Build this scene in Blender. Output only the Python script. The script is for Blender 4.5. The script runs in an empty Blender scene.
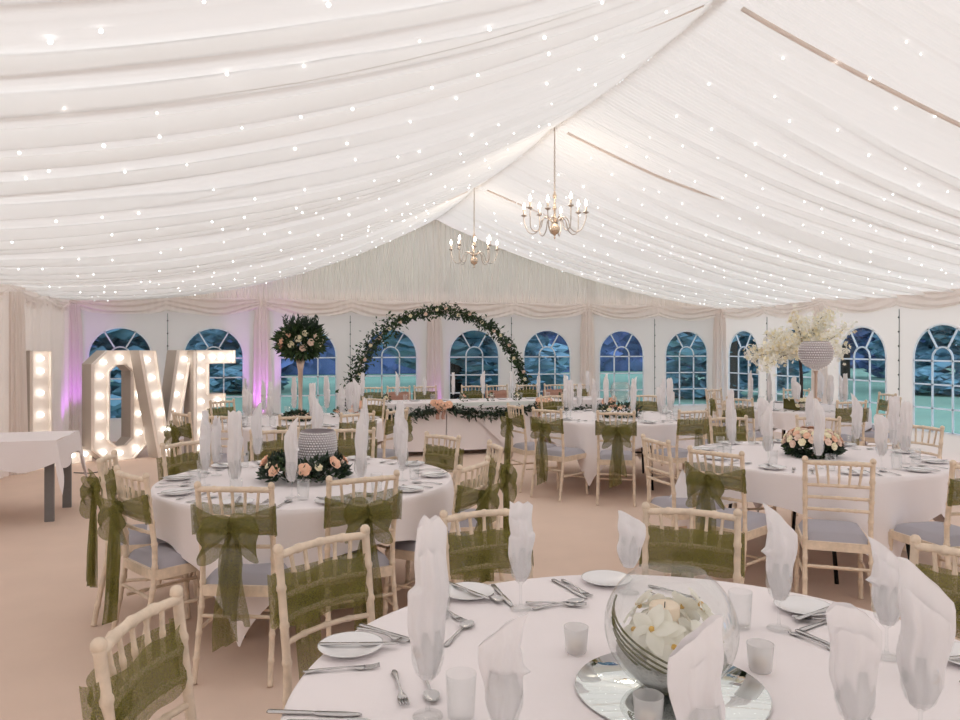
import bpy, bmesh, math, random
from math import sin, cos, pi, radians as R, sqrt, hypot, atan2
from mathutils import Vector, Matrix, noise
random.seed(7)
scene = bpy.context.scene
col = scene.collection
# ------------------------------------------------------------------ camera, world, sun, exposure
cam = bpy.data.objects.new('camera', bpy.data.cameras.new('camera'))
col.objects.link(cam)
cam.location = (0, 0, 1.56)
cam.rotation_euler = (R(90), 0, -0.27658)
cam.data.sensor_width = 36
cam.data.lens = 742.7 / 960 * 36
cam.data.shift_y = -14 / 960
cam.data.clip_start = 0.05
scene.camera = cam
w = bpy.data.worlds.new('sky'); scene.world = w; w.use_nodes = True
bgn = w.node_tree.nodes['Background']
bgn.inputs[0].default_value = (0.93, 0.96, 1.0, 1); bgn.inputs[1].default_value = 1.75
sun = bpy.data.objects.new('sun', bpy.data.lights.new('sun', 'SUN')); col.objects.link(sun)
sun.data.energy = 0.5; sun.data.angle = R(25); sun.rotation_euler = (R(28), R(14), 0)
scene.view_settings.view_transform = 'Standard'
scene.view_settings.look = 'None'
scene.view_settings.gamma = 1
scene.view_settings.exposure = 0.0
scene.view_settings.use_curve_mapping = False
scene.cycles.max_bounces = 9
scene.cycles.diffuse_bounces = 6
scene.cycles.transparent_max_bounces = 20
scene.cycles.caustics_reflective = False
scene.cycles.caustics_refractive = False
scene.cycles.sample_clamp_indirect = 6

# ------------------------------------------------------------------ materials
def srgb(r, g, b):
    return tuple(((v/255)/12.92 if v/255 <= .04045 else ((v/255+.055)/1.055)**2.4) for v in (r, g, b)) + (1,)
def mat(name, c, rough=.6, metal=0, noise_amt=0, nscale=30, bump=0, bscale=200, spec=.4):
    m = bpy.data.materials.new(name); m.use_nodes = True
    nt = m.node_tree; b = nt.nodes['Principled BSDF']
    b.inputs['Base Color'].default_value = c; b.inputs['Roughness'].default_value = rough
    b.inputs['Metallic'].default_value = metal; b.inputs['Specular IOR Level'].default_value = spec
    if noise_amt or bump:
        tc = nt.nodes.new('ShaderNodeTexCoord')
    if noise_amt:
        n = nt.nodes.new('ShaderNodeTexNoise'); n.inputs['Scale'].default_value = nscale; n.inputs['Detail'].default_value = 4
        nt.links.new(tc.outputs['Object'], n.inputs['Vector'])
        mx = nt.nodes.new('ShaderNodeMix'); mx.data_type = 'RGBA'
        mx.inputs[6].default_value = tuple(v*(1-noise_amt) for v in c[:3]) + (1,)
        mx.inputs[7].default_value = tuple(min(1, v*(1+noise_amt)) for v in c[:3]) + (1,)
        nt.links.new(n.outputs['Fac'], mx.inputs[0]); nt.links.new(mx.outputs[2], b.inputs['Base Color'])
    if bump:
        n = nt.nodes.new('ShaderNodeTexNoise'); n.inputs['Scale'].default_value = bscale; n.inputs['Detail'].default_value = 3
        nt.links.new(tc.outputs['Object'], n.inputs['Vector'])
        bp = nt.nodes.new('ShaderNodeBump'); bp.inputs['Strength'].default_value = bump; bp.inputs['Distance'].default_value = .01
        nt.links.new(n.outputs['Fac'], bp.inputs['Height']); nt.links.new(bp.outputs[0], b.inputs['Normal'])
    return m
def cloth(name, c, ct, trans=.4, clear=0.0, weave=0, wscale=120):
    """woven fabric: diffuse + translucent, optionally see-through"""
    m = bpy.data.materials.new(name); m.use_nodes = True
    nt = m.node_tree; nt.nodes.clear()
    out = nt.nodes.new('ShaderNodeOutputMaterial')
    d = nt.nodes.new('ShaderNodeBsdfDiffuse'); d.inputs[0].default_value = c
    t = nt.nodes.new('ShaderNodeBsdfTranslucent'); t.inputs[0].default_value = ct
    mx = nt.nodes.new('ShaderNodeMixShader'); mx.inputs[0].default_value = trans
    nt.links.new(d.outputs[0], mx.inputs[1]); nt.links.new(t.outputs[0], mx.inputs[2])
    last = mx
    if clear:
        tr = nt.nodes.new('ShaderNodeBsdfTransparent')
        m2 = nt.nodes.new('ShaderNodeMixShader')
        m2.inputs[0].default_value = 1-clear
        if weave:
            tc = nt.nodes.new('ShaderNodeTexCoord')
            n = nt.nodes.new('ShaderNodeTexNoise'); n.inputs['Scale'].default_value = wscale; n.inputs['Detail'].default_value = 2
            nt.links.new(tc.outputs['Object'], n.inputs['Vector'])
            mr = nt.nodes.new('ShaderNodeMapRange'); mr.inputs[1].default_value = .3; mr.inputs[2].default_value = .7
            mr.inputs[3].default_value = 1-clear-weave; mr.inputs[4].default_value = 1-clear+weave
            nt.links.new(n.outputs['Fac'], mr.inputs[0]); nt.links.new(mr.outputs[0], m2.inputs[0])
        nt.links.new(tr.outputs[0], m2.inputs[1]); nt.links.new(mx.outputs[0], m2.inputs[2])
        last = m2
    nt.links.new(last.outputs[0], out.inputs[0])
    return m
def glass(name, tint=(1, 1, 1, 1), refl=.06, edge=.55, frost=0):
    """thin glass: transparent with a fresnel gloss"""
    m = bpy.data.materials.new(name); m.use_nodes = True
    nt = m.node_tree; nt.nodes.clear()
    out = nt.nodes.new('ShaderNodeOutputMaterial')
    tr = nt.nodes.new('ShaderNodeBsdfTransparent'); tr.inputs[0].default_value = tint
    gl = nt.nodes.new('ShaderNodeBsdfGlossy'); gl.inputs['Roughness'].default_value = .04
    lw = nt.nodes.new('ShaderNodeLayerWeight'); lw.inputs[0].default_value = .35
    mr = nt.nodes.new('ShaderNodeMapRange'); mr.inputs[3].default_value = refl; mr.inputs[4].default_value = edge
    nt.links.new(lw.outputs['Facing'], mr.inputs[0])
    mx = nt.nodes.new('ShaderNodeMixShader')
    nt.links.new(mr.outputs[0], mx.inputs[0]); nt.links.new(tr.outputs[0], mx.inputs[1]); nt.links.new(gl.outputs[0], mx.inputs[2])
    last = mx
    if frost:
        df = nt.nodes.new('ShaderNodeBsdfDiffuse'); df.inputs[0].default_value = (.97, .96, .96, 1)
        tl = nt.nodes.new('ShaderNodeBsdfTranslucent'); tl.inputs[0].default_value = (.97, .96, .96, 1)
        ma = nt.nodes.new('ShaderNodeMixShader'); nt.links.new(df.outputs[0], ma.inputs[1]); nt.links.new(tl.outputs[0], ma.inputs[2])
        m2 = nt.nodes.new('ShaderNodeMixShader'); m2.inputs[0].default_value = frost
        nt.links.new(mx.outputs[0], m2.inputs[1]); nt.links.new(ma.outputs[0], m2.inputs[2]); last = m2
    nt.links.new(last.outputs[0], out.inputs[0])
    return m
def emis(name, c, s, sample=True):
    m = bpy.data.materials.new(name); m.use_nodes = True
    nt = m.node_tree; nt.nodes.clear()
    out = nt.nodes.new('ShaderNodeOutputMaterial'); e = nt.nodes.new('ShaderNodeEmission')
    e.inputs[0].default_value = c; e.inputs[1].default_value = s
    nt.links.new(e.outputs[0], out.inputs[0])
    if not sample: m.cycles.emission_sampling = 'NONE'
    return m
M = {
 'lining': cloth('lining', (.88, .86, .84, 1), (.86, .83, .80, 1), .38),
 'wall': cloth('wall_pvc', (.94, .89, .875, 1), (.98, .86, .875, 1), .42),
 'gable': cloth('gable_lining', (.95, .88, .82, 1), (.95, .87, .81, 1), .45),
 'drape': cloth('drape', (.94, .88, .84, 1), (.95, .88, .84, 1), .42),
 'carpet': mat('carpet', srgb(224, 200, 184), .95, noise_amt=.06, nscale=3, bump=.25, bscale=220, spec=.1),
 'tablecloth': mat('tablecloth', srgb(240, 233, 234), .8, noise_amt=.02, nscale=6, bump=.05, bscale=60, spec=.2),
 'napkin': cloth('napkin', (.92, .89, .90, 1), (.88, .85, .86, 1), .2),
 'wood': mat('limed_wood', srgb(226, 207, 186), .55, noise_amt=.3, nscale=26, bump=.2, bscale=60, spec=.35),
 'cushion': mat('seat_pad', srgb(176, 172, 180), .85, noise_amt=.03, bump=.1, bscale=300, spec=.15),
 'organza': cloth('organza', (.200, .185, .055, 1), (.28, .27, .09, 1), .38, .34, .08, 260),
 'organza2': cloth('organza_dense', (.15, .138, .05, 1), (.2, .19, .075, 1), .32, .06, .04, 260),
 'pink': cloth('pink_organza', (.62, .36, .28, 1), (.6, .38, .3, 1), .35, .12, .06, 40),
 'silver': mat('cutlery_steel', (.55, .54, .54, 1), .22, 1),
 'china': mat('china', (.80, .79, .80, 1), .2, spec=.5),
 'glass': glass('glass', (.99, .995, .995, 1), .02, .34),
 'bowl': glass('bowl_glass', (.975, .985, .98, 1), .03, .5),
 'frost': glass('frosted_glass', (.98, .98, .98, 1), .03, .25, .36),
 'mirror': mat('mirror', (.80, .85, .84, 1), .02, 1),
 'wax': mat('wax', srgb(240, 222, 200), .5),
 'black': mat('black_steel', (.012, .012, .013, 1), .45),
 'grey_leg': mat('grey_leg', srgb(120, 118, 118), .5, noise_amt=.1),
 'plywood': mat('plywood', srgb(190, 150, 110), .7, noise_amt=.15, nscale=8),
 'bars': cloth('window_bars', (.95, .95, .96, 1), (.95, .96, .98, 1), .6),
 'lace': mat('dark_lacing', (.05, .05, .055, 1), .7),
 'leaf': mat('leaf', srgb(52, 74, 40), .6, noise_amt=.35, nscale=14),
 'leaf2': mat('leaf_grey_green', srgb(82, 98, 70), .6, noise_amt=.35, nscale=14),
 'leafdark': mat('leaf_dark', srgb(48, 64, 50), .55, noise_amt=.3, nscale=14),
 'peach': mat('peach_petal', srgb(246, 200, 172), .6, noise_amt=.1, nscale=40),
 'cream': mat('cream_petal', srgb(246, 236, 205), .6, noise_amt=.05, nscale=40),
 'blush': mat('blush_petal', srgb(236, 208, 190), .6, noise_amt=.06, nscale=40),
 'white_petal': cloth('white_petal', (.96, .94, .87, 1), (.96, .94, .86, 1), .35),
 'orchid_c': mat('orchid_centre', srgb(212, 170, 80), .6),
 'stem': mat('stem', srgb(88, 86, 44), .6),
 'bark': mat('dark_stem', srgb(60, 52, 54), .7, noise_amt=.3),
 'brass': mat('aged_brass', srgb(222, 200, 178), .25, 1),
 'pewter': mat('arm_metal', srgb(196, 184, 174), .28, 1),
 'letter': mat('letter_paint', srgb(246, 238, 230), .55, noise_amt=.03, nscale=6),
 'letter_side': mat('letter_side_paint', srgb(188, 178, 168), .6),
 'stud': mat('rhinestone', (.86, .84, .85, 1), .25, .5),
 'stud_gap': mat('stud_backing', srgb(150, 140, 144), .5, .3),
 'pole': mat('champagne_pole', srgb(205, 180, 165), .3, .6),
 'bulb': emis('fairy_bulb', (1, .98, .97, 1), 5, False),
 'lovebulb': emis('letter_bulb', (1, .95, .89, 1), 7),
 'flame': emis('candle_bulb', (1, .90, .72, 1), 22),
 'grass': mat('lawn', srgb(152, 174, 146), .9, noise_amt=.25, nscale=.35, spec=.1),
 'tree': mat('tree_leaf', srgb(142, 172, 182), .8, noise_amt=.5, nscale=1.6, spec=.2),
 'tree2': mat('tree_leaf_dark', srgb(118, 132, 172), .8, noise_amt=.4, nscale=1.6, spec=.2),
 'trunk': mat('trunk', srgb(70, 60, 52), .9, noise_amt=.3),
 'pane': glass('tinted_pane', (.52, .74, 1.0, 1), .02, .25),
 'fixture': mat('fixture', (.03, .03, .03, 1), .5),
 'violet': emis('uplighter_lens', (.6, .15, 1, 1), 6),
}

# ------------------------------------------------------------------ mesh helpers
class MB:
    def __init__(s): s.v = []; s.f = []
    def add(s, vs, fs, mtx=None):
        o = len(s.v)
        s.v += [tuple(mtx @ Vector(p)) for p in vs] if mtx else [tuple(p) for p in vs]
        s.f += [tuple(i+o for i in q) for q in fs]
        return s
    def box(s, c, d, mtx=None):
        x, y, z = c; a, b, e = d[0]/2, d[1]/2, d[2]/2
        return s.add([(x-a, y-b, z-e), (x+a, y-b, z-e), (x+a, y+b, z-e), (x-a, y+b, z-e), (x-a, y-b, z+e), (x+a, y-b, z+e), (x+a, y+b, z+e), (x-a, y+b, z+e)],
              [(0, 3, 2, 1), (4, 5, 6, 7), (0, 1, 5, 4), (1, 2, 6, 5), (2, 3, 7, 6), (3, 0, 4, 7)], mtx)
    def tube(s, pts, rad, n=8, caps=True, mtx=None, flat=1):
        pts = [Vector(p) for p in pts]
        if not hasattr(rad, '__len__'): rad = [rad]*len(pts)
        vs = []; fs = []; up = None
        for i, p in enumerate(pts):
            t = (pts[min(i+1, len(pts)-1)]-pts[max(i-1, 0)]).normalized()
            if up is None:
                a = Vector((0, 0, 1)) if abs(t.z) < .9 else Vector((1, 0, 0))
                up = t.cross(a).normalized()
            up = (up - t*up.dot(t)).normalized(); bi = t.cross(up)
            for k in range(n):
                a = 2*pi*k/n; vs.append(p+(up*cos(a)+bi*sin(a)*flat)*rad[i])
        for i in range(len(pts)-1):
            for k in range(n):
                fs.append((i*n+k, i*n+(k+1) % n, (i+1)*n+(k+1) % n, (i+1)*n+k))
        if caps:
            fs.append(tuple(range(n))[::-1]); fs.append(tuple((len(pts)-1)*n+k for k in range(n)))
        return s.add(vs, fs, mtx)
    def lathe(s, prof, n=16, c=(0, 0, 0), mtx=None):
        vs = []; fs = []
        for r, z in prof:
            for k in range(n):
                a = 2*pi*k/n; vs.append((c[0]+r*cos(a), c[1]+r*sin(a), c[2]+z))
        for i in range(len(prof)-1):
            for k in range(n):
                fs.append((i*n+k, i*n+(k+1) % n, (i+1)*n+(k+1) % n, (i+1)*n+k))
        return s.add(vs, fs, mtx)
    def grid(s, fn, nu, nv, mtx=None, wrap=False):
        vs = [fn(i/(nu-1), j/(nv-1)) for i in range(nu) for j in range(nv)]
        fs = [(i*nv+j, (i+1)*nv+j, (i+1)*nv+j+1, i*nv+j+1) for i in range(nu-1) for j in range(nv-1)]
        return s.add(vs, fs, mtx)
    def sphere(s, c, r, n=10, m=6, sz=1, mtx=None):
        prof = [(r*sin(pi*i/m)+1e-5, -r*sz*cos(pi*i/m)) for i in range(m+1)]
        return s.lathe(prof, n, c, mtx)
    def mesh(s, name, smooth=True):
        me = bpy.data.meshes.new(name); me.from_pydata(s.v, [], s.f); me.update()
        if smooth: me.shade_smooth()
        return me
    def build(s, name, m, parent=None, smooth=True, loc=None, rot=None):
        me = s.mesh(name, smooth); me.materials.append(M[m] if isinstance(m, str) else m)
        o = bpy.data.objects.new(name, me); col.objects.link(o); o.parent = parent
        if loc: o.location = loc
        if rot: o.rotation_euler = rot
        return o
def tag(o, label=None, cat=None, group=None, kind=None):
    if label: o['label'] = label
    if cat: o['category'] = cat
    if group: o['group'] = group
    if kind: o['kind'] = kind
    return o
def empty(name, loc, rz=0, label=None, cat=None, group=None):
    o = bpy.data.objects.new(name, None); col.objects.link(o); o.location = loc; o.rotation_euler = (0, 0, rz)
    o.empty_display_size = .1
    return tag(o, label, cat, group)
def copy_tree(o, parent=None):
    c = o.copy(); col.objects.link(c); c.parent = parent
    for ch in list(o.children): copy_tree(ch, c)
    return c
used = set()
def inst(proto, loc, rot=(0, 0, 0), label=None, cat=None, group=None, scale=None):
    """the first call moves the prototype itself, later ones copy it"""
    if proto.name in used: o = copy_tree(proto)
    else: used.add(proto.name); o = proto
    o.location = loc; o.rotation_euler = rot if hasattr(rot, '__len__') else (0, 0, rot)
    if scale: o.scale = (scale,)*3 if not hasattr(scale, '__len__') else scale
    return tag(o, label, cat, group)
def struct(o): o['kind'] = 'structure'; return o
def fr(x): return x-math.floor(x)
def nz(x, y=0, z=0): return noise.noise(Vector((x, y, z)))

# ------------------------------------------------------------------ the marquee
XL, XR, YB, YF = -3.12, 8.88, 13.28, -1.72
XM = (XL+XR)/2; ZR, ZE = 3.84, 2.30
mb = MB(); mb.add([(XL-.1, YF-.1, 0), (XR+.1, YF-.1, 0), (XR+.1, YB+.1, 0), (XL-.1, YB+.1, 0)], [(0, 1, 2, 3)])
struct(mb.build('floor', 'carpet'))
def roof_z(t, side):
    sag = .45 if side < 0 else .26
    return ZR-(ZR-ZE)*t-sag*4*t*(1-t)
def saw(p, k=.78):
    p = fr(p); return (p/k if p < k else (1-p)/(1-k))
def ceil_point(side, t, Y, y0, y1):
    X = XM+side*t*6.0
    v = (Y-y0)/(y1-y0)
    env = min(1, .12+2.0*t)*(1 if t < .85 else max(.25, 1-(t-.85)*4))
    ph = Y/.52+.22*sin(2.1*Y+side)+.5*nz(Y*.7, t*1.3, side*3)+.10*sin(3*t+Y*2)
    f1 = saw(ph, .86)*.115*(.68+.36*sin(Y*5.1+side)**2)*env
    f2 = (saw(Y/.17+.6*nz(Y*1.7, t*2, 5), .7))*.016*min(1, .3+t)*max(.2, 1-.5*t)
    f3 = saw(Y/.055+.3*nz(Y*3, 1, 2), .6)*.017*math.exp(-t*7)
    drape = -.10*sin(pi*v)*min(1, .35+2*t)*(1-.5*t)
    edge = .085*(math.exp(-(v/.03)**2)+math.exp(-((1-v)/.03)**2))*min(1, .3+2*t)
    ov = min(1, v*18, (1-v)*18)*min(1, .1+1.6*t)*.105*(saw(ph, .86)-.5)
    return (X, min(y1, max(y0, Y+ov)), roof_z(t, side)+drape+f1+f2+f3+edge+.015*nz(Y*.8, t*3, 9))
bays = [(10.28, 13.28), (7.28, 10.28), (4.28, 7.28), (1.28, 4.28), (-1.72, 1.28)]
for y0, y1 in bays:
    for side in (-1, 1):
        mb = MB(); ny = 300
        mb.grid(lambda a, b: ceil_point(side, a, y0+(y1-y0)*b, y0, y1), 44, ny)
        struct(mb.build('ceiling', 'lining'))
# rafter seams where two widths of lining meet
M['seam'] = cloth('seam_tape', (.90, .83, .78, 1), (.88, .80, .74, 1), .45)
for y0, y1 in bays[:4]:
    for side in (-1, 1):
        pts = [Vector(ceil_point(side, k/40, y0+.0001, y0, y1))-Vector((0, 0, .012)) for k in range(1, 41)]
        struct(MB().tube(pts, .016, 8).build('trim_10', 'seam'))
# ridge tape
mb = MB()
for k in range(60):
    y = YF+(YB-YF)*k/59
    mb.v += [(XM-.05, y, ZR+.02-.012*(k % 2)), (XM+.05, y, ZR+.02-.012*(k % 2))]
mb.f += [(2*k, 2*k+1, 2*k+3, 2*k+2) for k in range(59)]
struct(mb.build('trim_1', 'lining'))

WH, WZ0, WZS, BAR = .475, .37, 1.385, .33   # half width, sill, spring line
def arch_top(u): return WZS+sqrt(max(0, WH*WH-u*u))
def wall_with_windows(name, centers, u0, u1, place, ztop=2.5):
    """place(u, z, depth) -> world; flat pvc wall with arched openings"""
    mb = MB(); edges = [u0]
    def q(pts): mb.add([place(u, z, 0) for u, z in pts], [(0, 1, 2, 3)])
    prev = u0
    for c in centers:
        q([(prev, 0), (c-WH, 0), (c-WH, ztop), (prev, ztop)])
        q([(c-WH, 0), (c+WH, 0), (c+WH, WZ0), (c-WH, WZ0)])
        n = 20
        for k in range(n):
            a0, a1 = pi-pi*k/n, pi-pi*(k+1)/n
            x0, x1 = WH*cos(a0), WH*cos(a1)
            q([(c+x0, WZS+WH*sin(a0)), (c+x1, WZS+WH*sin(a1)), (c+x1, ztop), (c+x0, ztop)])
        prev = c+WH
    q([(prev, 0), (u1, 0), (u1, ztop), (prev, ztop)])
    struct(mb.build(name, 'wall', smooth=False))
wn = [0]
def window(c, place, rim=.022):
    wn[0] += 1
    mb = MB()
    def bar(p, q, wd=.011):
        (a, b), (d, e) = p, q; L = hypot(d-a, e-b); nx, nz_ = -(e-b)/L*wd, (d-a)/L*wd
        pts = []
        for dep in (-.012, .006):
            pts += [place(c+a+nx, b+nz_, dep), place(c+d+nx, e+nz_, dep), place(c+d-nx, e-nz_, dep), place(c+a-nx, b-nz_, dep)]
        mb.add(pts, [(0, 1, 2, 3), (4, 7, 6, 5), (0, 4, 5, 1), (1, 5, 6, 2), (2, 6, 7, 3), (3, 7, 4, 0)])
    def arc(r, a0, a1, n, wd=.011):
        for k in range(n):
            p, q = a0+(a1-a0)*k/n, a0+(a1-a0)*(k+1)/n
            bar((r*cos(p), WZS+r*sin(p)), (r*cos(q), WZS+r*sin(q)), wd)
    for z in (WZS-.03, WZS-.03-BAR, WZS-.03-2*BAR): bar((-WH, z), (WH, z))
    for x in (-.16, .16): bar((x, WZ0), (x, WZS))
    arc(.16, 0, pi, 12)
    for a in (R(60), R(120)): bar((.16*cos(a), WZS+.16*sin(a)), (WH*cos(a), WZS+WH*sin(a)))
    arc(WH, 0, pi, 20, .012); bar((-WH, WZ0), (-WH, WZS), .012); bar((WH, WZ0), (WH, WZS), .012); bar((-WH, WZ0), (WH, WZ0), .014)
    w_ = struct(mb.build('window_%d' % wn[0], 'bars', smooth=False))
    mb = MB(); pts = [place(c+WH, WZ0, .012), place(c+WH, WZS, .012)] + [place(c+WH*cos(pi*k/20), WZS+WH*sin(pi*k/20), .012) for k in range(1, 20)] + [place(c-WH, WZS, .012), place(c-WH, WZ0, .012)]
    mb.add(pts, [tuple(range(len(pts)))])
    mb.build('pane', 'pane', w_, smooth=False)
backp = lambda u, z, d: (u, YB+d, z)
rightp = lambda u, z, d: (XR+d, u, z)
bc = [XL+3*k+1.5+s*.697 for k in range(4) for s in (-1, 1)]
bcs = [XL+3*k+1.5+s*.72 for k in range(4) for s in (-1, 1)]
wall_with_windows('wall_back', bcs, XL, XR, backp)
for c in bcs: window(c, backp)
rc = sorted(YB-3*k-1.5-s*.72 for k in range(5) for s in (-1, 1))
wall_with_windows('wall_right', rc, YF, YB, rightp)
for c in rc: window(c, rightp)
for nm, a, b in (('wall_left', (XL, YF), (XL, YB)), ('wall_front', (XL, YF), (XR, YF))):
    mb = MB(); mb.add([(a[0], a[1], 0), (b[0], b[1], 0), (b[0], b[1], 2.5), (a[0], a[1], 2.5)], [(0, 1, 2, 3)])
    struct(mb.build(nm, 'wall'))
mb = MB(); mb.add([(XL, YF, 2.5), (XR, YF, 2.5), (XM, YF, ZR+.1)], [(0, 1, 2)]); struct(mb.build('wall_front_gable', 'gable'))

# vertical ruched gable lining
def gable(a, b):
    X = XL+(XR-XL)*a; t = abs(X-XM)/6; side = -1 if X < XM else 1
    zt = roof_z(min(1, t), side)+.22; z0 = 2.16; z = z0+max(.02, (zt-z0))*b
    ce = math.exp(-((X-2.95)/.13)**2)+.7*math.exp(-((X+.12)/.12)**2)+.7*math.exp(-((X-5.9)/.12)**2)
    r = saw(X/.085+.7*nz(X*2.3, z*.8), .6)*.03*(.55+.6*max(0, nz(X*1.1, z*1.4, 4)+.3)+ce)+.012*sin(X*141+4*nz(X*3, z*2))
    return (X, YB-.10-r-.05*ce, z)
mb = MB(); mb.grid(gable, 1400, 10); struct(mb.build('trim_2', 'gable'))
# swagged valances (cloth gathered at every pole and mid-seam)
def valance(name, place, u0, u1, step=3.0, ztop=2.36, depth=.05, mname='drape'):
    n = max(8, int((u1-u0)/.025)); mb = MB()
    def fn(a, b):
        u = u0+(u1-u0)*a; p = fr((u-u0)/step); s2 = abs(sin(pi*p)); s1 = abs(sin(2*pi*p))
        drop = .13+.10*s1**.8+.06*s2+.03*nz(u*2, 3)
        z = ztop-(drop+.02)*b
        k = b*3.2-s1*.9+.5*nz(u*1.5, b*2)
        y = depth+.035*saw(k, .7)*(.4+s1)+.02*b+.025*(1-s1)*sin(u*60)*.3
        return place(u, z, -y)
    mb.grid(fn, n, 26); return struct(mb.build(name, mname))
valance('trim_3', backp, XL, XR, depth=.14)
valance('trim_4', rightp, YF, YB)
valance('trim_5', lambda u, z, d: (XL-d, u, z), YF, YB)
# gathered pole drapes
def pole_drape(x, y, r=.14, zt=2.22, seed=0, name='trim_6'):
    mb = MB()
    def fn(a, b):
        th = 2*pi*a; z = zt*b
        rr = r*(1-.25*b)*(1+.13*sin(9*th+seed)+.10*sin(17*th+1.3*seed+2*b))*(1-.35*math.exp(-((b-.965)/.03)**2))
        return (x+rr*cos(th), y+rr*sin(th)*.75, z)
    mb.grid(fn, 110, 16); return struct(mb.build(name, 'drape'))
for i, x in enumerate((XL+.12, XL+3, XL+6, XL+9, XR-.12)): pole_drape(x, YB-.12 if 0 < i < 4 else YB-.16, .15, seed=i)
for i, y in enumerate((10.28, 7.28, 4.28)): pole_drape(XR-.13, y, .13, seed=i+7)
for i, y in enumerate((10.28, 7.28)): pole_drape(XL+.13, y, .13, seed=i+17)
# pleated curtain along the left wall
def curtain(a, b):
    y = 5+(13.2-5)*a; z = 2.2*b
    return (XL+.07+.03*sin(y*38+2*sin(y*5))*(.5+.5*abs(nz(y*2, 0)))+.03*saw(y/.31, .6), y, z)
struct(MB().grid(curtain, 600, 6).build('trim_7', 'drape'))
# laced seams between wall panels
for k in range(4):
    x = XL+3*k+1.5; mb = MB()
    mb.box((x, YB-.012, 1.1), (.006, .008, 2.0))
    for j in range(9): mb.sphere((x, YB-.02, .3+j*.21), .013, 6, 4)
    struct(mb.build('trim_8', 'lace'))
for k in range(5):
    y = YB-3*k-1.5; mb = MB(); mb.box((XR-.012, y, 1.1), (.006, .008, 2.0))
    for j in range(9): mb.sphere((XR-.02, y, .3+j*.21), .014, 6, 4)
    struct(mb.build('trim_9', 'lace'))

# ------------------------------------------------------------------ outside
mb = MB(); mb.add([(-60, -20, -.02), (80, -20, -.02), (80, 90, -.02), (-60, 90, -.02)], [(0, 1, 2, 3)])
struct(mb.build('ground', 'grass'))
def make_tree(seed, m, h=7, w_=3.2, n=6500, low=.1):
    rnd = random.Random(seed)
    root = empty('tree', (0, 0, 0))
    mb = MB(); mb.tube([(0, 0, 0), (.1, 0, h*.3), (0, .1, h*.7)], [.22, .16, .06], 8)
    mb.build('trunk', 'trunk', root)
    mb = MB(); lobes = [(rnd.gauss(0, w_*.35), rnd.gauss(0, w_*.35), low+rnd.random()**.8*(h-low), w_*rnd.uniform(.35, .6)) for _ in range(16)]
    for k in range(n):
        lx, ly, lz, lr = rnd.choice(lobes)
        v = Vector((rnd.gauss(0, 1), rnd.gauss(0, 1), rnd.gauss(0, 1))).normalized()*lr*rnd.uniform(.75, 1.05)
        p = Vector((lx, ly, max(.1, lz)))+v
        if p.z < .1: p.z = .1+rnd.random()*.4
        mt = Matrix.Translation(p) @ Matrix.Rotation(rnd.random()*6.3, 4, 'Z') @ Matrix.Rotation(rnd.uniform(.3, 2.6), 4, 'X')
        s_ = rnd.uniform(.15, .34)
        mb.add([(-s_, 0, 0), (0, -s_*.5, .03), (s_, 0, 0), (0, s_*.5, .03)], [(0, 1, 2, 3)], mt)
    mb.build('crown', m, root, smooth=False)
    return root
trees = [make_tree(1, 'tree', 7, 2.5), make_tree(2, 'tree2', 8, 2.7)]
for nm_, x0, y0, x1, y1, ds in (('hedge', -40, 40, 48, 44, 'long tall hedge closing the lawn behind the back windows'), ('hedge', 52, -10, 52, 36, 'long tall hedge closing the lawn beyond the side windows')):
    rnd = random.Random(5); mb = MB()
    for k in range(9000):
        u = rnd.random(); p = Vector((x0+(x1-x0)*u+rnd.gauss(0, .5), y0+(y1-y0)*u+rnd.gauss(0, .5), rnd.random()**.9*7.5))
        mt = Matrix.Translation(p) @ Matrix.Rotation(rnd.random()*6.3, 4, 'Z') @ Matrix.Rotation(rnd.uniform(.6, 2.4), 4, 'X'); q = rnd.uniform(.3, .75)
        mb.add([(-q, 0, 0), (0, -q*.7, .03), (q, 0, 0), (0, q*.7, .03)], [(0, 1, 2, 3)], mt)
    L_ = hypot(x1-x0, y1-y0); a_ = atan2(y1-y0, x1-x0)
    mb.box((0, 0, 0), (1, 1, 1), Matrix.Translation(((x0+x1)/2, (y0+y1)/2, 3.2)) @ Matrix.Rotation(a_, 4, 'Z') @ Matrix.Diagonal((L_, .6, 6.4, 1)))
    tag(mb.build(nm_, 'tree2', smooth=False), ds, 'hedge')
tl = [(-19, 30, 0, 'beyond the leftmost back window'), (-9, 29, 1, 'behind the letters'), (0, 27, 0, 'behind the tall flower stand'),
      (9, 28, 1, 'behind the arch'), (18, 27, 0, 'seen right of the arch'), (27, 30, 1, 'beyond the rightmost back window'), (36, 26, 1, 'beyond the corner of the tent'),
      (-13, 19, 1, 'near the tent behind the letter L'), (-4, 18.5, 0, 'near the tent behind the letters'), (4.5, 18.5, 0, 'near the tent behind the left arch foot'), (13, 19, 0, 'near the tent right of the arch'), (22, 19, 0, 'near the tent, second back window from right'),
      (38, 15, 1, 'beyond the blossom tree'), (38, 5, 1, 'beyond the rightmost side window')]
for i, (x, y, k, ds) in enumerate(tl):
    inst(trees[k], (x, y, 0), (0, 0, i*1.3), ('blue-green tree outside, ' if k != 1 else 'dark bluish tree outside, ')+ds, 'tree', 'trees outside the windows', scale=(1.15, 1.15, .8+.1*(i % 3)))

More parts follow.
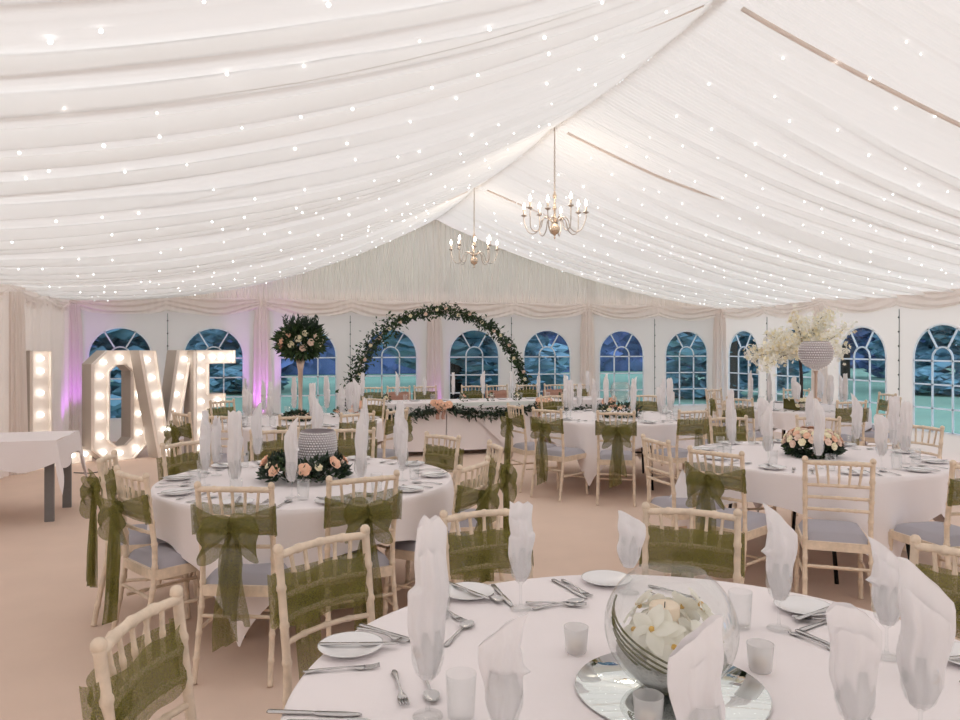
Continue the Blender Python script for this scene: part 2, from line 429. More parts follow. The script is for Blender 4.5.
# ------------------------------------------------------------------ plants and flowers
def leaf_q(mb, p, d, L, W, rnd, fold=.25):
    d = Vector(d).normalized(); a = Vector((rnd.uniform(-1, 1), rnd.uniform(-1, 1), rnd.uniform(-1, 1)))
    s_ = d.cross(a).normalized(); n_ = s_.cross(d)
    p = Vector(p); pts = [p, p+d*L*.45+s_*W, p+d*L+n_*L*.1, p+d*L*.45-s_*W, p+d*L*.5-n_*W*fold]
    mb.add(pts, [(0, 4, 1), (1, 4, 2), (2, 4, 3), (3, 4, 0)])
def leaves(region, n, L, W, rnd):
    """region(rnd)->(point, outward direction)"""
    mb = MB()
    for _ in range(n):
        p, d = region(rnd); leaf_q(mb, p, d, L*rnd.uniform(.6, 1.25), W*rnd.uniform(.7, 1.2), rnd)
    return mb
def rose_mb(r, rnd, mb=None, c=(0, 0, 0), up=(0, 0, 1)):
    mb = mb or MB(); q = Vector(up).normalized().to_track_quat('Z', 'Y').to_matrix().to_4x4()
    base = Matrix.Translation(Vector(c)) @ q
    mb.sphere((0, 0, 0), r*.55, 8, 5, 1, base)
    for ring, (n, rad, tilt, sz) in enumerate(((4, .35, .35, .62), (5, .6, .75, .78), (6, .8, 1.15, .85))):
        for k in range(n):
            a = 2*pi*k/n+ring*.6+rnd.uniform(-.2, .2)
            mt = base @ Matrix.Rotation(a, 4, 'Z') @ Matrix.Translation((rad*r*.5, 0, 0)) @ Matrix.Rotation(tilt, 4, 'Y')
            mb.grid(lambda u, v: ((u-.5)**2*r*.5-.1*r, (v-.5)*r*sz*1.4*(1-.45*(2*u-1)**2*(u > .5)), (u-.25)*r*sz+(-(v-.5)**2*r*.5)), 4, 4, mt)
    return mb
def orchid_mb(r, mb, mt):
    for k in range(5):
        a = 2*pi*k/5+.3; wd = .42 if k % 2 else .34
        m2 = mt @ Matrix.Rotation(a, 4, 'Z') @ Matrix.Rotation(-.25, 4, 'Y')
        mb.grid(lambda u, v: (u*r, (v-.5)*2*r*wd*sin(pi*min(1, u*.82+.1)), -.3*r*(u*u)+.08*r*cos(4*v)), 6, 4, m2)
    return mb

def floral(name, loc, fn_region, n, flowers, leafm='leaf', L=.05, W=.014, label=None, group=None, seed=3, cat='flower arrangement', extra=None):
    """thing > foliage, each rose its own child"""
    rnd = random.Random(seed)
    root = empty(name, loc, 0, label, cat, group)
    leaves(fn_region, n, L, W, rnd).build('foliage', leafm, root, smooth=False)
    if extra: leaves(fn_region, n//3, L*.8, W, rnd).build('foliage', extra, root, smooth=False)
    for (x, y, z, r, m, up) in flowers:
        rose_mb(r, rnd).build('rose', m, root, loc=(x, y, z), rot=Vector(up).to_track_quat('Z', 'Y').to_euler())
    return root

# ------------------------------------------------------------------ chairs
def bamboo(pts, r, n=8, ring=.11):
    """a turned post with bamboo rings"""
    pts = [Vector(p) for p in pts]; L = [0]
    for a, b in zip(pts, pts[1:]): L.append(L[-1]+(b-a).length)
    T = L[-1]; out = []; rad = []
    def at(s_):
        for i in range(len(pts)-1):
            if s_ <= L[i+1]+1e-9: return pts[i].lerp(pts[i+1], (s_-L[i])/(L[i+1]-L[i]))
        return pts[-1]
    k = max(1, round(T/ring)); st = T/k
    for j in range(k+1):
        c = j*st
        for dd, f in ((-.012, 1), (-.005, 1.22), (.005, 1.22), (.012, 1)):
            if 0 <= c+dd <= T: out.append(at(c+dd)); rad.append(r*f)
    return out, rad
def make_chair(sash='bow', seed=0, fabric='organza'):
    rnd = random.Random(seed)
    root = empty('banquet_chair', (0, 0, 0))
    W2, D = .175, .40      # local: back at y=0, sitter faces +y
    for s_ in (-1, 1):
        p, r = bamboo([(s_*.195, -.075, 0), (s_*.185, .0, .40), (s_*.185, .0, .55), (s_*.19, -.045, .91)], .0145)
        mb = MB(); mb.tube(p, r); mb.sphere((s_*.19, -.046, .915), .019, 8, 5); mb.build('back_post', 'wood', root)
        p, r = bamboo([(s_*.20, D+.02, 0), (s_*.192, D, .43)], .015)
        MB().tube(p, r).build('leg', 'wood', root)
        p, r = bamboo([(s_*.188, .0, .24), (s_*.195, D, .24)], .009)
        MB().tube(p, r, 6).build('stretcher', 'wood', root)
    for y, z in ((-.02, .30), (D+.005, .18)):
        p, r = bamboo([(-.19, y, z), (.19, y, z)], .009); MB().tube(p, r, 6).build('stretcher', 'wood', root)
    mb = MB(); mb.box((0, 0, .415), (.37, .028, .05)); mb.box((0, D, .415), (.38, .03, .05)); mb.box((-.188, D/2, .415), (.028, D, .05)); mb.box((.188, D/2, .415), (.028, D, .05))
    mb.box((0, D/2, .425), (.37, D, .012)); mb.build('seat_frame', 'wood', root, smooth=False)
    mb = MB()
    def cush(a, b):
        x = (a-.5)*2; y = (b-.5)*2
        e = (1-abs(x)**5)*(1-abs(y)**5); return (x*.193, D/2+.005+y*.205, .436+.055*max(0, e)**.28)
    mb.grid(cush, 14, 14); mb.build('seat_cushion', 'cushion', root)
    def railpts(z, bow): return [(x, -.045*(z-.55)/.36-bow*(1-(x/.19)**2), z+.006*(1-(x/.19)**2)) for x in [(-.19+.38*i/8) for i in range(9)]]
    for i, (z, rr) in enumerate(((.895, .0135), (.765, .0095), (.695, .0095), (.625, .0095))):
        p, r = bamboo(railpts(z, .028), rr, ring=.095); MB().tube(p, r).build('top_rail' if i == 0 else 'back_rail', 'wood', root)
    for k in range(5):
        x = -.125+.0625*k
        p, r = bamboo([(x*.9, -.045*(.215)/.36-.027*(1-(x*.9/.19)**2), .765), (x*1.05, -.0431-.028*(1-(x/.19)**2), .895)], .0075, ring=.065)
        MB().tube(p, r, 6).build('spindle', 'wood', root)
    if sash:
        mb = MB(); hs = rnd.uniform(.95, 1.1); zc = .755
        # inner band (towards the sitter), nearly flat
        def inner(a, b):
            x = -.212+.424*a; z = zc+(b-.5)*.15*hs+.006*sin(x*30+seed)
            return (x, -.012-.045*(z-.55)/.36+.012*sin(b*14+x*6)*.4-.02*(1-(x/.2)**2)+.028*(1-abs(x/.212)**8), z)
        mb.grid(inner, 22, 9)
        # outer band pinched to the knot
        def outer(a, b):
            x = -.214+.428*a; e = (abs(x)/.214); h = (.05+.10*e**1.1)*hs if sash == 'bow' else .145*hs
            z = zc+(b-.5)*h-.012*(1-e); pl = .006*sin(b*22+x*4)+.006*(1-e)*sin(b*41)
            return (x, -.045*(z-.55)/.36-.035-.045*(1-e**2)*1.0+pl+.02*e**6, z)
        mb.grid(outer, 26, 13)
        for s_ in (-1, 1):
            mb.grid(lambda a, b: (s_*(.212+.006*sin(pi*a)), -.012-.03*a-.045*(zc+(b-.5)*.15*hs-.55)/.36, zc+(b-.5)*.15*hs), 4, 5)
        sh = mb.build('sash', fabric, root); sh['label'] = 'pink organza sash' if fabric == 'pink' else 'olive green organza sash'
        dn = 'organza2' if fabric == 'organza' else 'pink'
        if sash == 'bow':
            mb = MB(); kx, ky, kz = rnd.uniform(-.02, .02), -.105, zc-.01
            mb.sphere((kx, ky, kz), .027, 10, 6, 1.2); 
            mb.build('knot', dn, sh)
            for s_ in (-1, 1):
                mb = MB(); lx, dz = rnd.uniform(.12, .16), rnd.uniform(-.10, -.01)
                def loop(a, b):
                    th = a*2*pi; wd = .016+.075*sin(pi*a)**.7
                    x = kx+s_*(lx*.5*(1-cos(th))); z = kz+dz*sin(pi*a)+.035*sin(th)
                    yy = ky-.012-.028*sin(th)*1-.02*sin(pi*a)
                    return (x+s_*.01*cos(b*9), yy+.012*sin(b*12+a*5+seed), z+(b-.5)*2*wd)
                mb.grid(loop, 22, 11); mb.build('bow_loop', fabric, sh)
            for s_ in (-1, 1):
                mb = MB(); lz = rnd.uniform(.42, .60); wdd = rnd.uniform(.075, .10); ox = rnd.uniform(.0, .04)
                def tail(a, b):
                    w0 = .014+wdd*min(1, a*3.2)**.6; x = kx+s_*(.008+ox*a)+(b-.5)*w0*(1+.2*a)+.012*sin(a*6+seed+s_)
                    z = kz-lz*a-(.05*(b-.5)*s_*a)
                    return (x, ky-.004-.012*a+.02*sin(b*13+a*3+seed*2+s_)*(.3+.7*a)-.01, z)
                mb.grid(tail, 22, 17); mb.build('tail', fabric, sh)
        elif sash == 'band':
            mb = MB()
            def tail(a, b):
                return (.03+(b-.5)*.09*(1+.3*a)+.01*sin(a*5), -.085-.01*a+.016*sin(b*12+a*3), zc-.02-.42*a)
            mb.grid(tail, 16, 13); mb.build('tail', fabric, sh)
    return root
protos = {'bow': make_chair('bow', 1), 'bow2': make_chair('bow', 4), 'bow3': make_chair('bow', 9), 'band': make_chair('band', 2), 'none': make_chair(None, 3), 'pink': make_chair('band', 5, 'pink')}
def chair(kind, x, y, tx, ty, label, group, twist=0):
    rz = atan2(ty-y, tx-x)-pi/2+R(twist)
    return inst(protos[kind], (x, y, 0), (0, 0, rz), label, 'chair', group, scale=(.92, 1, 1))
def polar(c, a, r): return (c[0]+r*cos(R(a)), c[1]+r*sin(R(a)))

T0, T1, T2, T3, T4, T5 = (.93, 1.55), (.23, 4.70), (3.87, 4.62), (.33, 8.38), (3.88, 7.85), (6.78, 8.40)

# ------------------------------------------------------------------ tables with cloths
def make_table():
    root = empty('round_table', (0, 0, 0))
    MB().lathe([(.001, .715), (.9, .715), (.905, .725), (.9, .738), (.001, .738)], 48).build('tabletop', 'plywood', root)
    for s_ in (-1, 1):
        for t in (-1, 1):
            MB().tube([(s_*.52, t*.32, .715), (s_*.50, t*.34, .40), (s_*.56, t*.36, 0)], .014, 8).build('leg', 'black', root)
        MB().tube([(s_*.51, -.33, .40), (s_*.51, .33, .40)], .010, 6).build('stretcher', 'black', root)
    return root
tproto = make_table()
def cloth_obj(c, ang, seed, label, half=1.10, Rt=.885):
    rnd = random.Random(seed); NT, NS = 288, 14
    mb = MB(); a0 = R(ang); ph = [rnd.uniform(0, 6.3) for _ in range(4)]
    mb.v.append((0, 0, .744)); 
    rings = [.3, .6, .8, .862, .876]
    for r in rings:
        for k in range(NT): mb.v.append((r*cos(2*pi*k/NT), r*sin(2*pi*k/NT), .744))
    for j in range(NS+1):
        for k in range(NT):
            th = 2*pi*k/NT; q = (th-a0+pi/4) % (pi/2)-pi/4     # q=0 at the corner direction
            L = half/max(cos(pi/4-abs(q)), .5)
            L = min(L, half*1.395)
            drop = (L-Rt)*j/NS
            s_ = min(1, drop/.5)
            ear = math.exp(-(q/.20)**2); pl = math.exp(-((abs(q)-.34)/.13)**2)
            rr = Rt+.006*min(1, j)+s_*(.09*ear-.06*pl+.015)+s_*.030*sin(th*11+ph[0])*(1-ear)+s_*.012*sin(th*23+ph[1])
            z = .744-drop*.985 if j else .742
            thx = th-s_*q*.42*ear
            mb.v.append((rr*cos(thx), rr*sin(thx), max(.015, z)))
    for k in range(NT): mb.f.append((0, 1+k, 1+(k+1) % NT))
    for j in range(len(rings)+NS):
        for k in range(NT):
            a = 1+j*NT+k; b = 1+j*NT+(k+1) % NT
            mb.f.append((a, a+NT, b+NT, b))
    return tag(mb.build('tablecloth', 'tablecloth', loc=(c[0], c[1], 0)), label, 'tablecloth', 'white cloths on the round tables')
tn = {0: 'front table', 1: 'left table', 2: 'right table', 3: 'back left table', 4: 'back centre table', 5: 'far right table'}
td = {0: 'large round table nearest the camera under the glass fish bowl', 1: 'round table on the left with the peach flower ring', 2: 'round table on the right with the studded bowl on a pole',
      3: 'round table at the back left with the tall flower stand', 4: 'round table at the back centre with small roses', 5: 'round table at the far right with the blossom tree'}
for i, (T, an) in enumerate(((T0, -80), (T1, -112), (T2, -104), (T3, -70), (T4, -133), (T5, -100))):
    inst(tproto, (T[0], T[1], 0), (0, 0, R(an+20)), td[i], 'table', 'round tables', scale=(.965, .965, 1) if i else None)
    cl = cloth_obj(T, an, i+3, 'white cloth with hanging corners covering the round '+tn[i] if i else 'white cloth over the front table holding the glass fish bowl')
    if i == 0: cl.scale = (1.035, 1.035, 1)

# ------------------------------------------------------------------ tableware
def napkin_mb(kind):
    mb = MB()
    # half widths left / right by height, and top edge by position across
    K = {1: ([(0, .014), (.05, .026), (.10, .034), (.20, .040), (.205, .034), (.212, .024), (.36, .021)], [(0, .014), (.05, .026), (.10, .034), (.22, .038), (.37, .034)], [(-1, .345), (-.3, .375), (.1, .36), (.5, .372), (1, .34)]),
         2: ([(0, .012), (.06, .022), (.17, .026), (.19, .040), (.20, .030), (.27, .020), (.38, .034)], [(0, .014), (.08, .028), (.16, .033), (.27, .040), (.38, .028)], [(-1, .385), (-.8, .375), (0, .335), (.7, .285), (1, .255)]),
         3: ([(0, .014), (.05, .028), (.12, .036), (.27, .041)], [(0, .014), (.05, .028), (.12, .036), (.27, .041)], [(-1, .275), (-.7, .30), (0, .295), (.6, .27), (1, .235)]),
         4: ([(0, .012), (.05, .024), (.12, .030), (.20, .033), (.207, .027), (.36, .030)], [(0, .014), (.05, .024), (.12, .030), (.215, .036), (.22, .031), (.36, .029)], [(-1, .365), (-.6, .35), (-.2, .362), (.2, .348), (.6, .36), (1, .345)]),
         5: ([(0, .014), (.06, .026), (.14, .030), (.22, .026), (.40, .030)], [(0, .014), (.06, .028), (.14, .038), (.26, .046), (.32, .040), (.40, .012)], [(-1, .385), (-.6, .38), (0, .35), (.6, .315), (1, .28)])}[kind]
    def lin(t, x):
        for (a, p), (b, q) in zip(t, t[1:]):
            if x <= b: return p+(q-p)*max(0, (x-a))/(b-a)
        return t[-1][1]
    def layer(th, sc, top_k, yo):
        def fn(a, b):
            A = 2*pi*a; u = cos(A); top = .02+(lin(K[2], u)-.02)*top_k; z = top*b
            hw = lin(K[0] if u < 0 else K[1], z)*sc
            t = th*(.5+.5*min(1, z/.12))*(1 if z < .2 else 1-.45*(z-.2)/.18)
            return (u*hw+.002*sin(z*40), yo+sin(A)*t*(1+.18*sin(u*7+kind)+.12*sin(z*33)), z)
        mb.grid(fn, 41, 44)
    layer(.017, 1, 1, 0); layer(.024, .86, .80, -.004)
    return mb
nap = [napkin_mb(s_).build('napkin', 'napkin') for s_ in (1, 2, 3, 4, 5)]
wine = MB().lathe([(.001, .0), (.034, .001), (.033, .004), (.006, .009), (.004, .03), (.004, .075), (.012, .083), (.028, .10), (.036, .125), (.037, .15), (.031, .195), (.0295, .195), (.035, .15), (.034, .126), (.026, .102), (.001, .088)], 20).build('wine_glass', 'glass')
tumb = MB().lathe([(.001, .0), (.027, .001), (.029, .006), (.034, .105), (.0325, .105), (.0275, .012), (.001, .011)], 20).build('water_glass', 'glass')
votive = MB().lathe([(.001, .0), (.025, .0), (.028, .006), (.033, .068), (.0305, .068), (.0255, .014), (.001, .013)], 24).build('votive_holder', 'frost')
MB().lathe([(.001, .014), (.019, .014), (.019, .028), (.001, .029)], 14).build('tealight', 'wax', votive)
plate = MB().lathe([(.001, .004), (.045, .002), (.05, .0), (.054, .003), (.084, .013), (.087, .016), (.083, .016), (.054, .007), (.001, .006)], 36).build('side_plate', 'china')
def strip(pts):  # (x, halfwidth, z)
    mb = MB()
    def ring(x, h, z, t=.0013): return [(x, -h, z-t), (x, h, z-t), (x, h*.8, z+t), (x, -h*.8, z+t)]
    vs = []
    for x, h, z in pts: vs += ring(x, h, z)
    n = len(pts); fs = []
    for i in range(n-1):
        for k in range(4): fs.append((i*4+k, i*4+(k+1) % 4, i*4+4+(k+1) % 4, i*4+4+k))
    fs += [(3, 2, 1, 0), tuple((n-1)*4+k for k in range(4))]
    return mb.add(vs, fs)
knife = strip([(-.105, .006, .004), (-.10, .009, .004), (-.01, .006, .004), (0, .005, .004), (.01, .009, .003), (.07, .010, .003), (.10, .006, .003), (.108, .001, .003)]).build('knife', 'silver')
fk = strip([(-.095, .004, .004), (-.085, .009, .003), (-.04, .004, .006), (.01, .003, .007), (.03, .005, .005), (.042, .011, .003), (.058, .012, .003)])
for k in range(4): fk.add(strip([(.056, .0018, .003), (.075, .0016, .003), (.095, .0008, .007)]).v, strip([(.056, .0018, .003), (.075, .0016, .003), (.095, .0008, .007)]).f, Matrix.Translation((0, -.0098+.0065*k, 0)))
fork = fk.build('fork', 'silver')
sp = strip([(-.095, .004, .004), (-.085, .009, .003), (-.04, .004, .006), (.01, .003, .008), (.035, .004, .006)])
def bowlf(a, b):
    u = (a-.5)*2; v = (b-.5)*2; wd = .019*sqrt(max(0, 1-u*u))*(1-.15*u)
    return (.064+u*.032, v*wd, .0015+.006*(u*u+v*v*(1-u*u)))
sp.grid(bowlf, 12, 8)
spoon = sp.build('spoon', 'silver')
small_fork = fork; cat_of = {'napkin': 'napkin', 'wine_glass': 'glass', 'water_glass': 'glass', 'side_plate': 'plate', 'knife': 'knife', 'fork': 'fork', 'spoon': 'spoon', 'votive_holder': 'candle holder'}
Z = .746
def put(proto, x, y, a, label, group, z=Z, scale=None, tilt=0):
    kind = proto.name.split('.')[0]
    return inst(proto, (x, y, z), (tilt, 0, R(a)), label, cat_of[kind], group, scale)

# table 0, the front one: each thing where the photograph has it
G0 = 'on the front table'
seat0 = ['leftmost seat', 'back left seat', 'back centre seat', 'back right seat', 'right seat', 'near right seat', 'near right side', 'nearest to the camera', 'near left seat']
naps0 = [(.335, 1.60, 1.16, 'left of the bowl, tall with a stepped top'), (.75, 2.18, .98, 'behind left of the bowl, with a square top'), (1.14, 2.22, .86, 'behind the bowl, leaning'),
         (1.41, 1.82, 1.0, 'right behind the bowl, spear shaped'), (1.555, 1.58, .94, 'at the right edge, the farther of two'), (1.265, 1.20, 1.02, 'at the right edge, nearest and widest'),
         (1.09, 1.185, .86, 'in front right of the bowl, with round rolled top'), (.725, 1.14, .92, 'in front of the bowl'), (.435, 1.36, .90, 'in front left of the bowl')]
for i, (x, y, s_, ds) in enumerate(naps0):
    put(wine, x, y, 0, 'stemmed glass holding the napkin '+ds, 'wine glasses on the front table')
    nk, tip = ((1, 1.19), (4, 1.08), (5, 1.02), (2, 1.11), (2, 1.06), (5, 1.13), (3, 1.06), (5, 1.09), (2, 1.05))[i]
    put(nap[nk-1], x, y, (5, -12, 0, -20, -30, -40, -25, 170, 150)[i], 'folded white paper napkin '+ds, 'napkins on the front table', z=Z+.088, scale=(1.38 if nk in (2, 5) else 1.22, 1.15, (tip-Z-.088)/(.375, .385, .30, .365, .385)[nk-1]))
for x, y, ds in ((.40, 1.56, 'left of the bowl beside the stepped napkin'), (1.31, 1.86, 'behind right of the bowl'), (.49, 2.17, 'behind left beside the spoon'), (1.50, 1.44, 'at the right edge between two napkins'), (.60, 1.26, 'near left of the bowl')):
    put(tumb, x, y, 0, 'clear straight water glass '+ds, 'water glasses on the front table')
for x, y, ds in ((.785, 1.83, 'left of the glass bowl'), (1.185, 1.60, 'right of the glass bowl'), (.78, 1.43, 'in front of the bowl at the mirror edge')):
    put(votive, x, y, 0, 'small frosted tealight holder '+ds, 'candle holders on the front table')
for x, y, ds in ((.21, 2.01, 'left edge with a knife across it'), (.625, 2.345, 'back left with a knife across it'), (1.12, 2.345, 'behind the glass bowl'), (1.585, 1.93, 'back right behind the spear napkin'), (1.745, 1.50, 'right edge with a knife beside it')):
    put(plate, x, y, 0, 'white side plate at the '+ds if not ds.startswith('behind') else 'white side plate '+ds, 'plates on the front table')
def cut(proto, p, q, label, lift=0):
    (x0, y0), (x1, y1) = p, q; an = math.degrees(atan2(y1-y0, x1-x0))
    put(proto, (x0+x1)/2, (y0+y1)/2, an, label, 'cutlery on the front table', z=Z+lift)
cut(knife, (.14, 2.03), (.32, 1.985), 'knife lying on the leftmost side plate', .012)
cut(knife, (.26, 2.17), (.38, 2.02), 'knife crossing behind the leftmost plate'); cut(fork, (.24, 2.15), (.37, 2.00), 'fork lying just right of the leftmost plate', .004)
cut(fork, (.07, 1.90), (.28, 1.88), 'fork lying in front of the leftmost plate')
cut(knife, (.01, 1.71), (.18, 1.65), 'knife at the lower left edge of the front table'); cut(spoon, (.03, 1.66), (.22, 1.59), 'spoon at the lower left edge beside the knife')
cut(fork, (.30, 1.84), (.295, 1.66), 'small fork pointing at the camera left of the stepped napkin'); cut(spoon, (.37, 1.83), (.36, 1.66), 'small spoon behind the stepped napkin glass')
cut(knife, (.58, 2.45), (.67, 2.25), 'knife lying on the back left side plate', .012)
cut(spoon, (.45, 1.95), (.58, 2.12), 'spoon with a round bowl right of the stepped napkin')
cut(fork, (.50, 2.29), (.55, 2.12), 'fork lying before the back left plate'); cut(knife, (.54, 2.30), (.48, 2.12), 'knife crossing the fork before the back left plate', .004)
cut(knife, (.73, 2.40), (.73, 2.22), 'knife right of the back left plate'); cut(spoon, (.70, 2.40), (.70, 2.25), 'spoon right of the back left plate', .003)
cut(spoon, (.78, 2.16), (.97, 2.19), 'spoon lying left of the glass bowl behind the candle holder'); cut(fork, (.78, 2.21), (.95, 2.14), 'fork beside the spoon left of the bowl', .003)
cut(knife, (.95, 2.40), (.98, 2.22), 'knife at the back centre of the front table'); cut(fork, (.98, 2.40), (1.0, 2.22), 'fork at the back centre of the front table')
cut(knife, (1.20, 2.20), (1.26, 2.02), 'knife behind the glass bowl'); cut(fork, (1.24, 2.26), (1.32, 2.10), 'fork behind right of the glass bowl')
cut(knife, (1.49, 1.84), (1.68, 1.90), 'knife on the edge of the back right plate', .012); cut(knife, (1.46, 1.79), (1.66, 1.85), 'knife before the back right plate')
cut(spoon, (1.64, 1.78), (1.51, 1.86), 'spoon before the back right plate', .004)
cut(fork, (1.42, 1.78), (1.46, 1.61), 'fork right of the glass bowl'); cut(knife, (1.45, 1.78), (1.48, 1.60), 'knife beside the fork right of the bowl')
cut(knife, (1.66, 1.50), (1.83, 1.49), 'knife lying on the rightmost plate', .012); cut(fork, (1.62, 1.40), (1.76, 1.34), 'fork near the rightmost plate')
cut(fork, (.37, 1.38), (.50, 1.42), 'fork before the near left napkin'); cut(spoon, (1.22, 1.24), (1.28, 1.40), 'spoon near right beside the wide napkin')

# glass bowl centrepiece
tag(MB().lathe([(.001, 0), (.222, 0), (.226, .003), (.222, .006), (.001, .006)], 64).build('mirror_plate', 'mirror', loc=(.915, 1.57, Z)), 'round mirror plate under the glass fish bowl', 'mirror')
bz = Z+.008
rb = .155; prof = []
for k in range(25):
    a = -pi*.40+(pi*.5-.58+pi*.40)*k/24
    prof.append((rb*cos(a) if k else .055, rb*.96*sin(a)))
prof = [(.001, prof[0][1]+.001)]+prof+[(prof[-1][0]-.002, prof[-1][1]+.006)]
z_c = -prof[1][1]
tag(MB().lathe(prof, 48).build('fish_bowl', 'bowl', loc=(.915, 1.57, bz+z_c)), 'round clear glass fish bowl full of orchids on the mirror', 'bowl')
cx_, cy_, cz_ = .915, 1.57, bz+z_c
tag(MB().lathe([(.001, -.122), (.05, -.136), (.085, -.118), (.112, -.090), (.128, -.062), (.09, -.055), (.001, -.05)], 32).build('crystal_filling', mat('crystal_grit', srgb(205, 203, 200), .35, .2, noise_amt=.6, nscale=220, bump=1, bscale=240), loc=(cx_, cy_, cz_)), 'silver crystal grit filling the bottom of the fish bowl', 'beads', kind='stuff')
cd = MB().lathe([(.001, -.05), (.036, -.05), (.036, .048), (.032, .052), (.022, .046), (.001, .042)], 28).build('pillar_candle', 'wax', loc=(cx_-.01, cy_+.01, cz_))
tag(cd, 'cream pillar candle standing among orchids inside the bowl', 'candle')
MB().tube([(0, 0, .04), (.001, 0, .056)], .0012, 6).build('wick', 'black', cd)
orch = []
for i, (a, r, z, s_) in enumerate(((-150, .082, .015, .052), (-115, .088, -.015, .050), (-85, .085, -.035, .048), (-55, .092, -.03, .050), (-30, .095, .0, .048), (0, .088, .03, .048), (-75, .098, .0, .040),
                                 (40, .08, .025, .048), (90, .078, .02, .046), (130, .08, .035, .048), (170, .088, -.005, .048), (-130, .094, -.035, .044), (-20, .07, .055, .040), (-100, .060, -.03, .046), (-160, .06, -.02, .05), (-60, .06, -.02, .05), (-10, .06, -.01, .05), (60, .06, .0, .05), (-135, .07, .01, .045))):
    p = Vector((cx_+r*cos(R(a)), cy_+r*sin(R(a)), cz_+z))
    d = Vector((cos(R(a)), sin(R(a)), .7)).to_track_quat('Z', 'Y').to_matrix().to_4x4()
    s_ *= 1.12
    o = orchid_mb(s_, MB(), d).build('orchid', 'white_petal', loc=p)
    tag(o, 'cream orchid bloom in the fish bowl, '+['far left', 'front left', 'front', 'front right', 'right', 'back right of the rim', 'front upper', 'back right', 'back', 'back left', 'leftmost upper', 'lower front left', 'upper right by the candle', 'deep front under the candle', 'deep left of the candle', 'deep front right of the candle', 'deep right of the candle', 'deep behind the candle', 'upper left by the candle'][i], 'flower', 'orchids in the fish bowl')
    MB().sphere((0, 0, 0), s_*.14, 8, 5, 1.2, d).build('bloom_centre', 'orchid_c', o)
for i in range(5):
    pts = []
    for k in range(12):
        a = R(-215+k*9+i*6); zz = .060-.022*i-.009*k
        rr = sqrt(max(.0, (rb*.955)**2-(zz/.96)**2))*.95-.002*i
        pts.append((cx_+rr*cos(a), cy_+rr*sin(a), cz_+zz))
    tag(MB().tube(pts, .0026, 6).build('bear_grass', 'stem'), 'green blade curving round the inside of the bowl, %s from the rim' % ['first', 'second', 'third', 'fourth', 'fifth'][i], 'grass blade', 'grass blades in the fish bowl')

# chairs round the front table
GC0 = 'chairs round the front table'
for k, x, y, ds in (('band', -.25, 1.91, 'limed bamboo chair with olive sash at the lower left corner of the photo'), ('band', .20, 2.49, 'limed bamboo chair with flat olive band behind the leftmost plate'),
                    ('band', .82, 2.74, 'limed bamboo chair with olive sash between two tall napkins behind the front table'), ('band', 1.57, 2.55, 'limed bamboo chair with olive sash directly behind the glass fish bowl'),
                    ('band', 2.06, 1.80, 'limed bamboo chair with olive band at the right edge of the photo')):
    chair(k, x, y, T0[0], T0[1], ds, GC0, twist={-.25: -3, 1.57: -4, .20: -6}.get(x, 0))
# chairs of the other tables
CH = [
 (1, 'bow2', -.64, 4.16, 'left side with a huge olive bow and long tails'), (1, 'bow', -.14, 3.66, 'near left, bow seen from behind with long tails'), (1, 'bow3', .44, 3.74, 'near centre with a loose olive bow'),
 (1, 'bow2', 1.05, 3.97, 'near right with drooping bow'), (1, 'bow', 1.36, 4.60, 'right side, its puffed bow sticking out'), (1, 'band', 1.16, 5.20, 'back right, olive band facing the camera'),
 (1, 'band', .60, 5.78, 'back, behind the two tall napkins'), (1, 'band', .05, 5.85, 'back centre, behind the studded vase'), (1, 'band', -.52, 5.30, 'back left, olive band below bare spindles'), (1, 'bow3', -.86, 4.74, 'far left beside the letters'),
 (2, 'bow2', 2.68, 4.02, 'left side with a heavy olive bow and long tail'), (2, 'none', 2.62, 4.62, 'a fallen white napkin on its seat'), (2, 'none', 3.12, 3.52, 'nearest, with no sash and a bare ladder back'),
 (2, 'bow3', 3.80, 3.26, 'near right with olive sash, at the photo edge'), (2, 'none', 5.03, 4.80, 'right side, bare back seen against the window'), (2, 'none', 4.75, 5.60, 'back right with bare back'), (2, 'band', 4.0, 5.82, 'back, mostly hidden by the rose ring'),
 (3, 'bow', -.78, 7.72, 'left side with a small bow, before the letters'), (3, 'band', -.50, 9.20, 'back left, under the window'), (3, 'none', -.38, 7.30, 'near left with bare spindles'), (3, 'bow2', .27, 7.10, 'near centre with olive bow'),
 (3, 'bow3', 1.22, 7.50, 'near right with a round bow on its back'), (3, 'band', 1.20, 9.10, 'back right, near the arch foot'), (3, 'band', .80, 7.22, 'near right side, behind the left table napkins'),
 (4, 'bow', 3.28, 6.66, 'nearest, its bow hanging in the middle'), (4, 'bow3', 2.76, 7.12, 'left with a long mottled tail'), (4, 'bow2', 2.62, 7.68, 'far left with a light bow'), (4, 'band', 4.08, 6.62, 'near right with bare spindles above the sash'),
 (4, 'band', 3.55, 9.0, 'back left'), (4, 'band', 4.75, 8.75, 'back right'), (4, 'bow', 4.95, 7.35, 'right side with olive bow'),
 (5, 'none', 6.35, 9.60, 'back left with tall bare back'), (5, 'bow', 5.62, 7.95, 'left side with olive bow'), (5, 'band', 5.95, 8.95, 'left back'), (5, 'none', 7.30, 7.35, 'near right with bare spindles'),
 (5, 'bow2', 7.98, 8.15, 'right side with a small green bow'), (5, 'band', 6.55, 7.20, 'nearest'), (5, 'none', 7.55, 9.35, 'back right'),
]
TT = [T0, T1, T2, T3, T4, T5]
for t, k, x, y, ds in CH:
    chair(k, x, y, TT[t][0], TT[t][1], 'limed chair at the %s, %s' % (tn[t], ds), 'chairs round the '+tn[t])
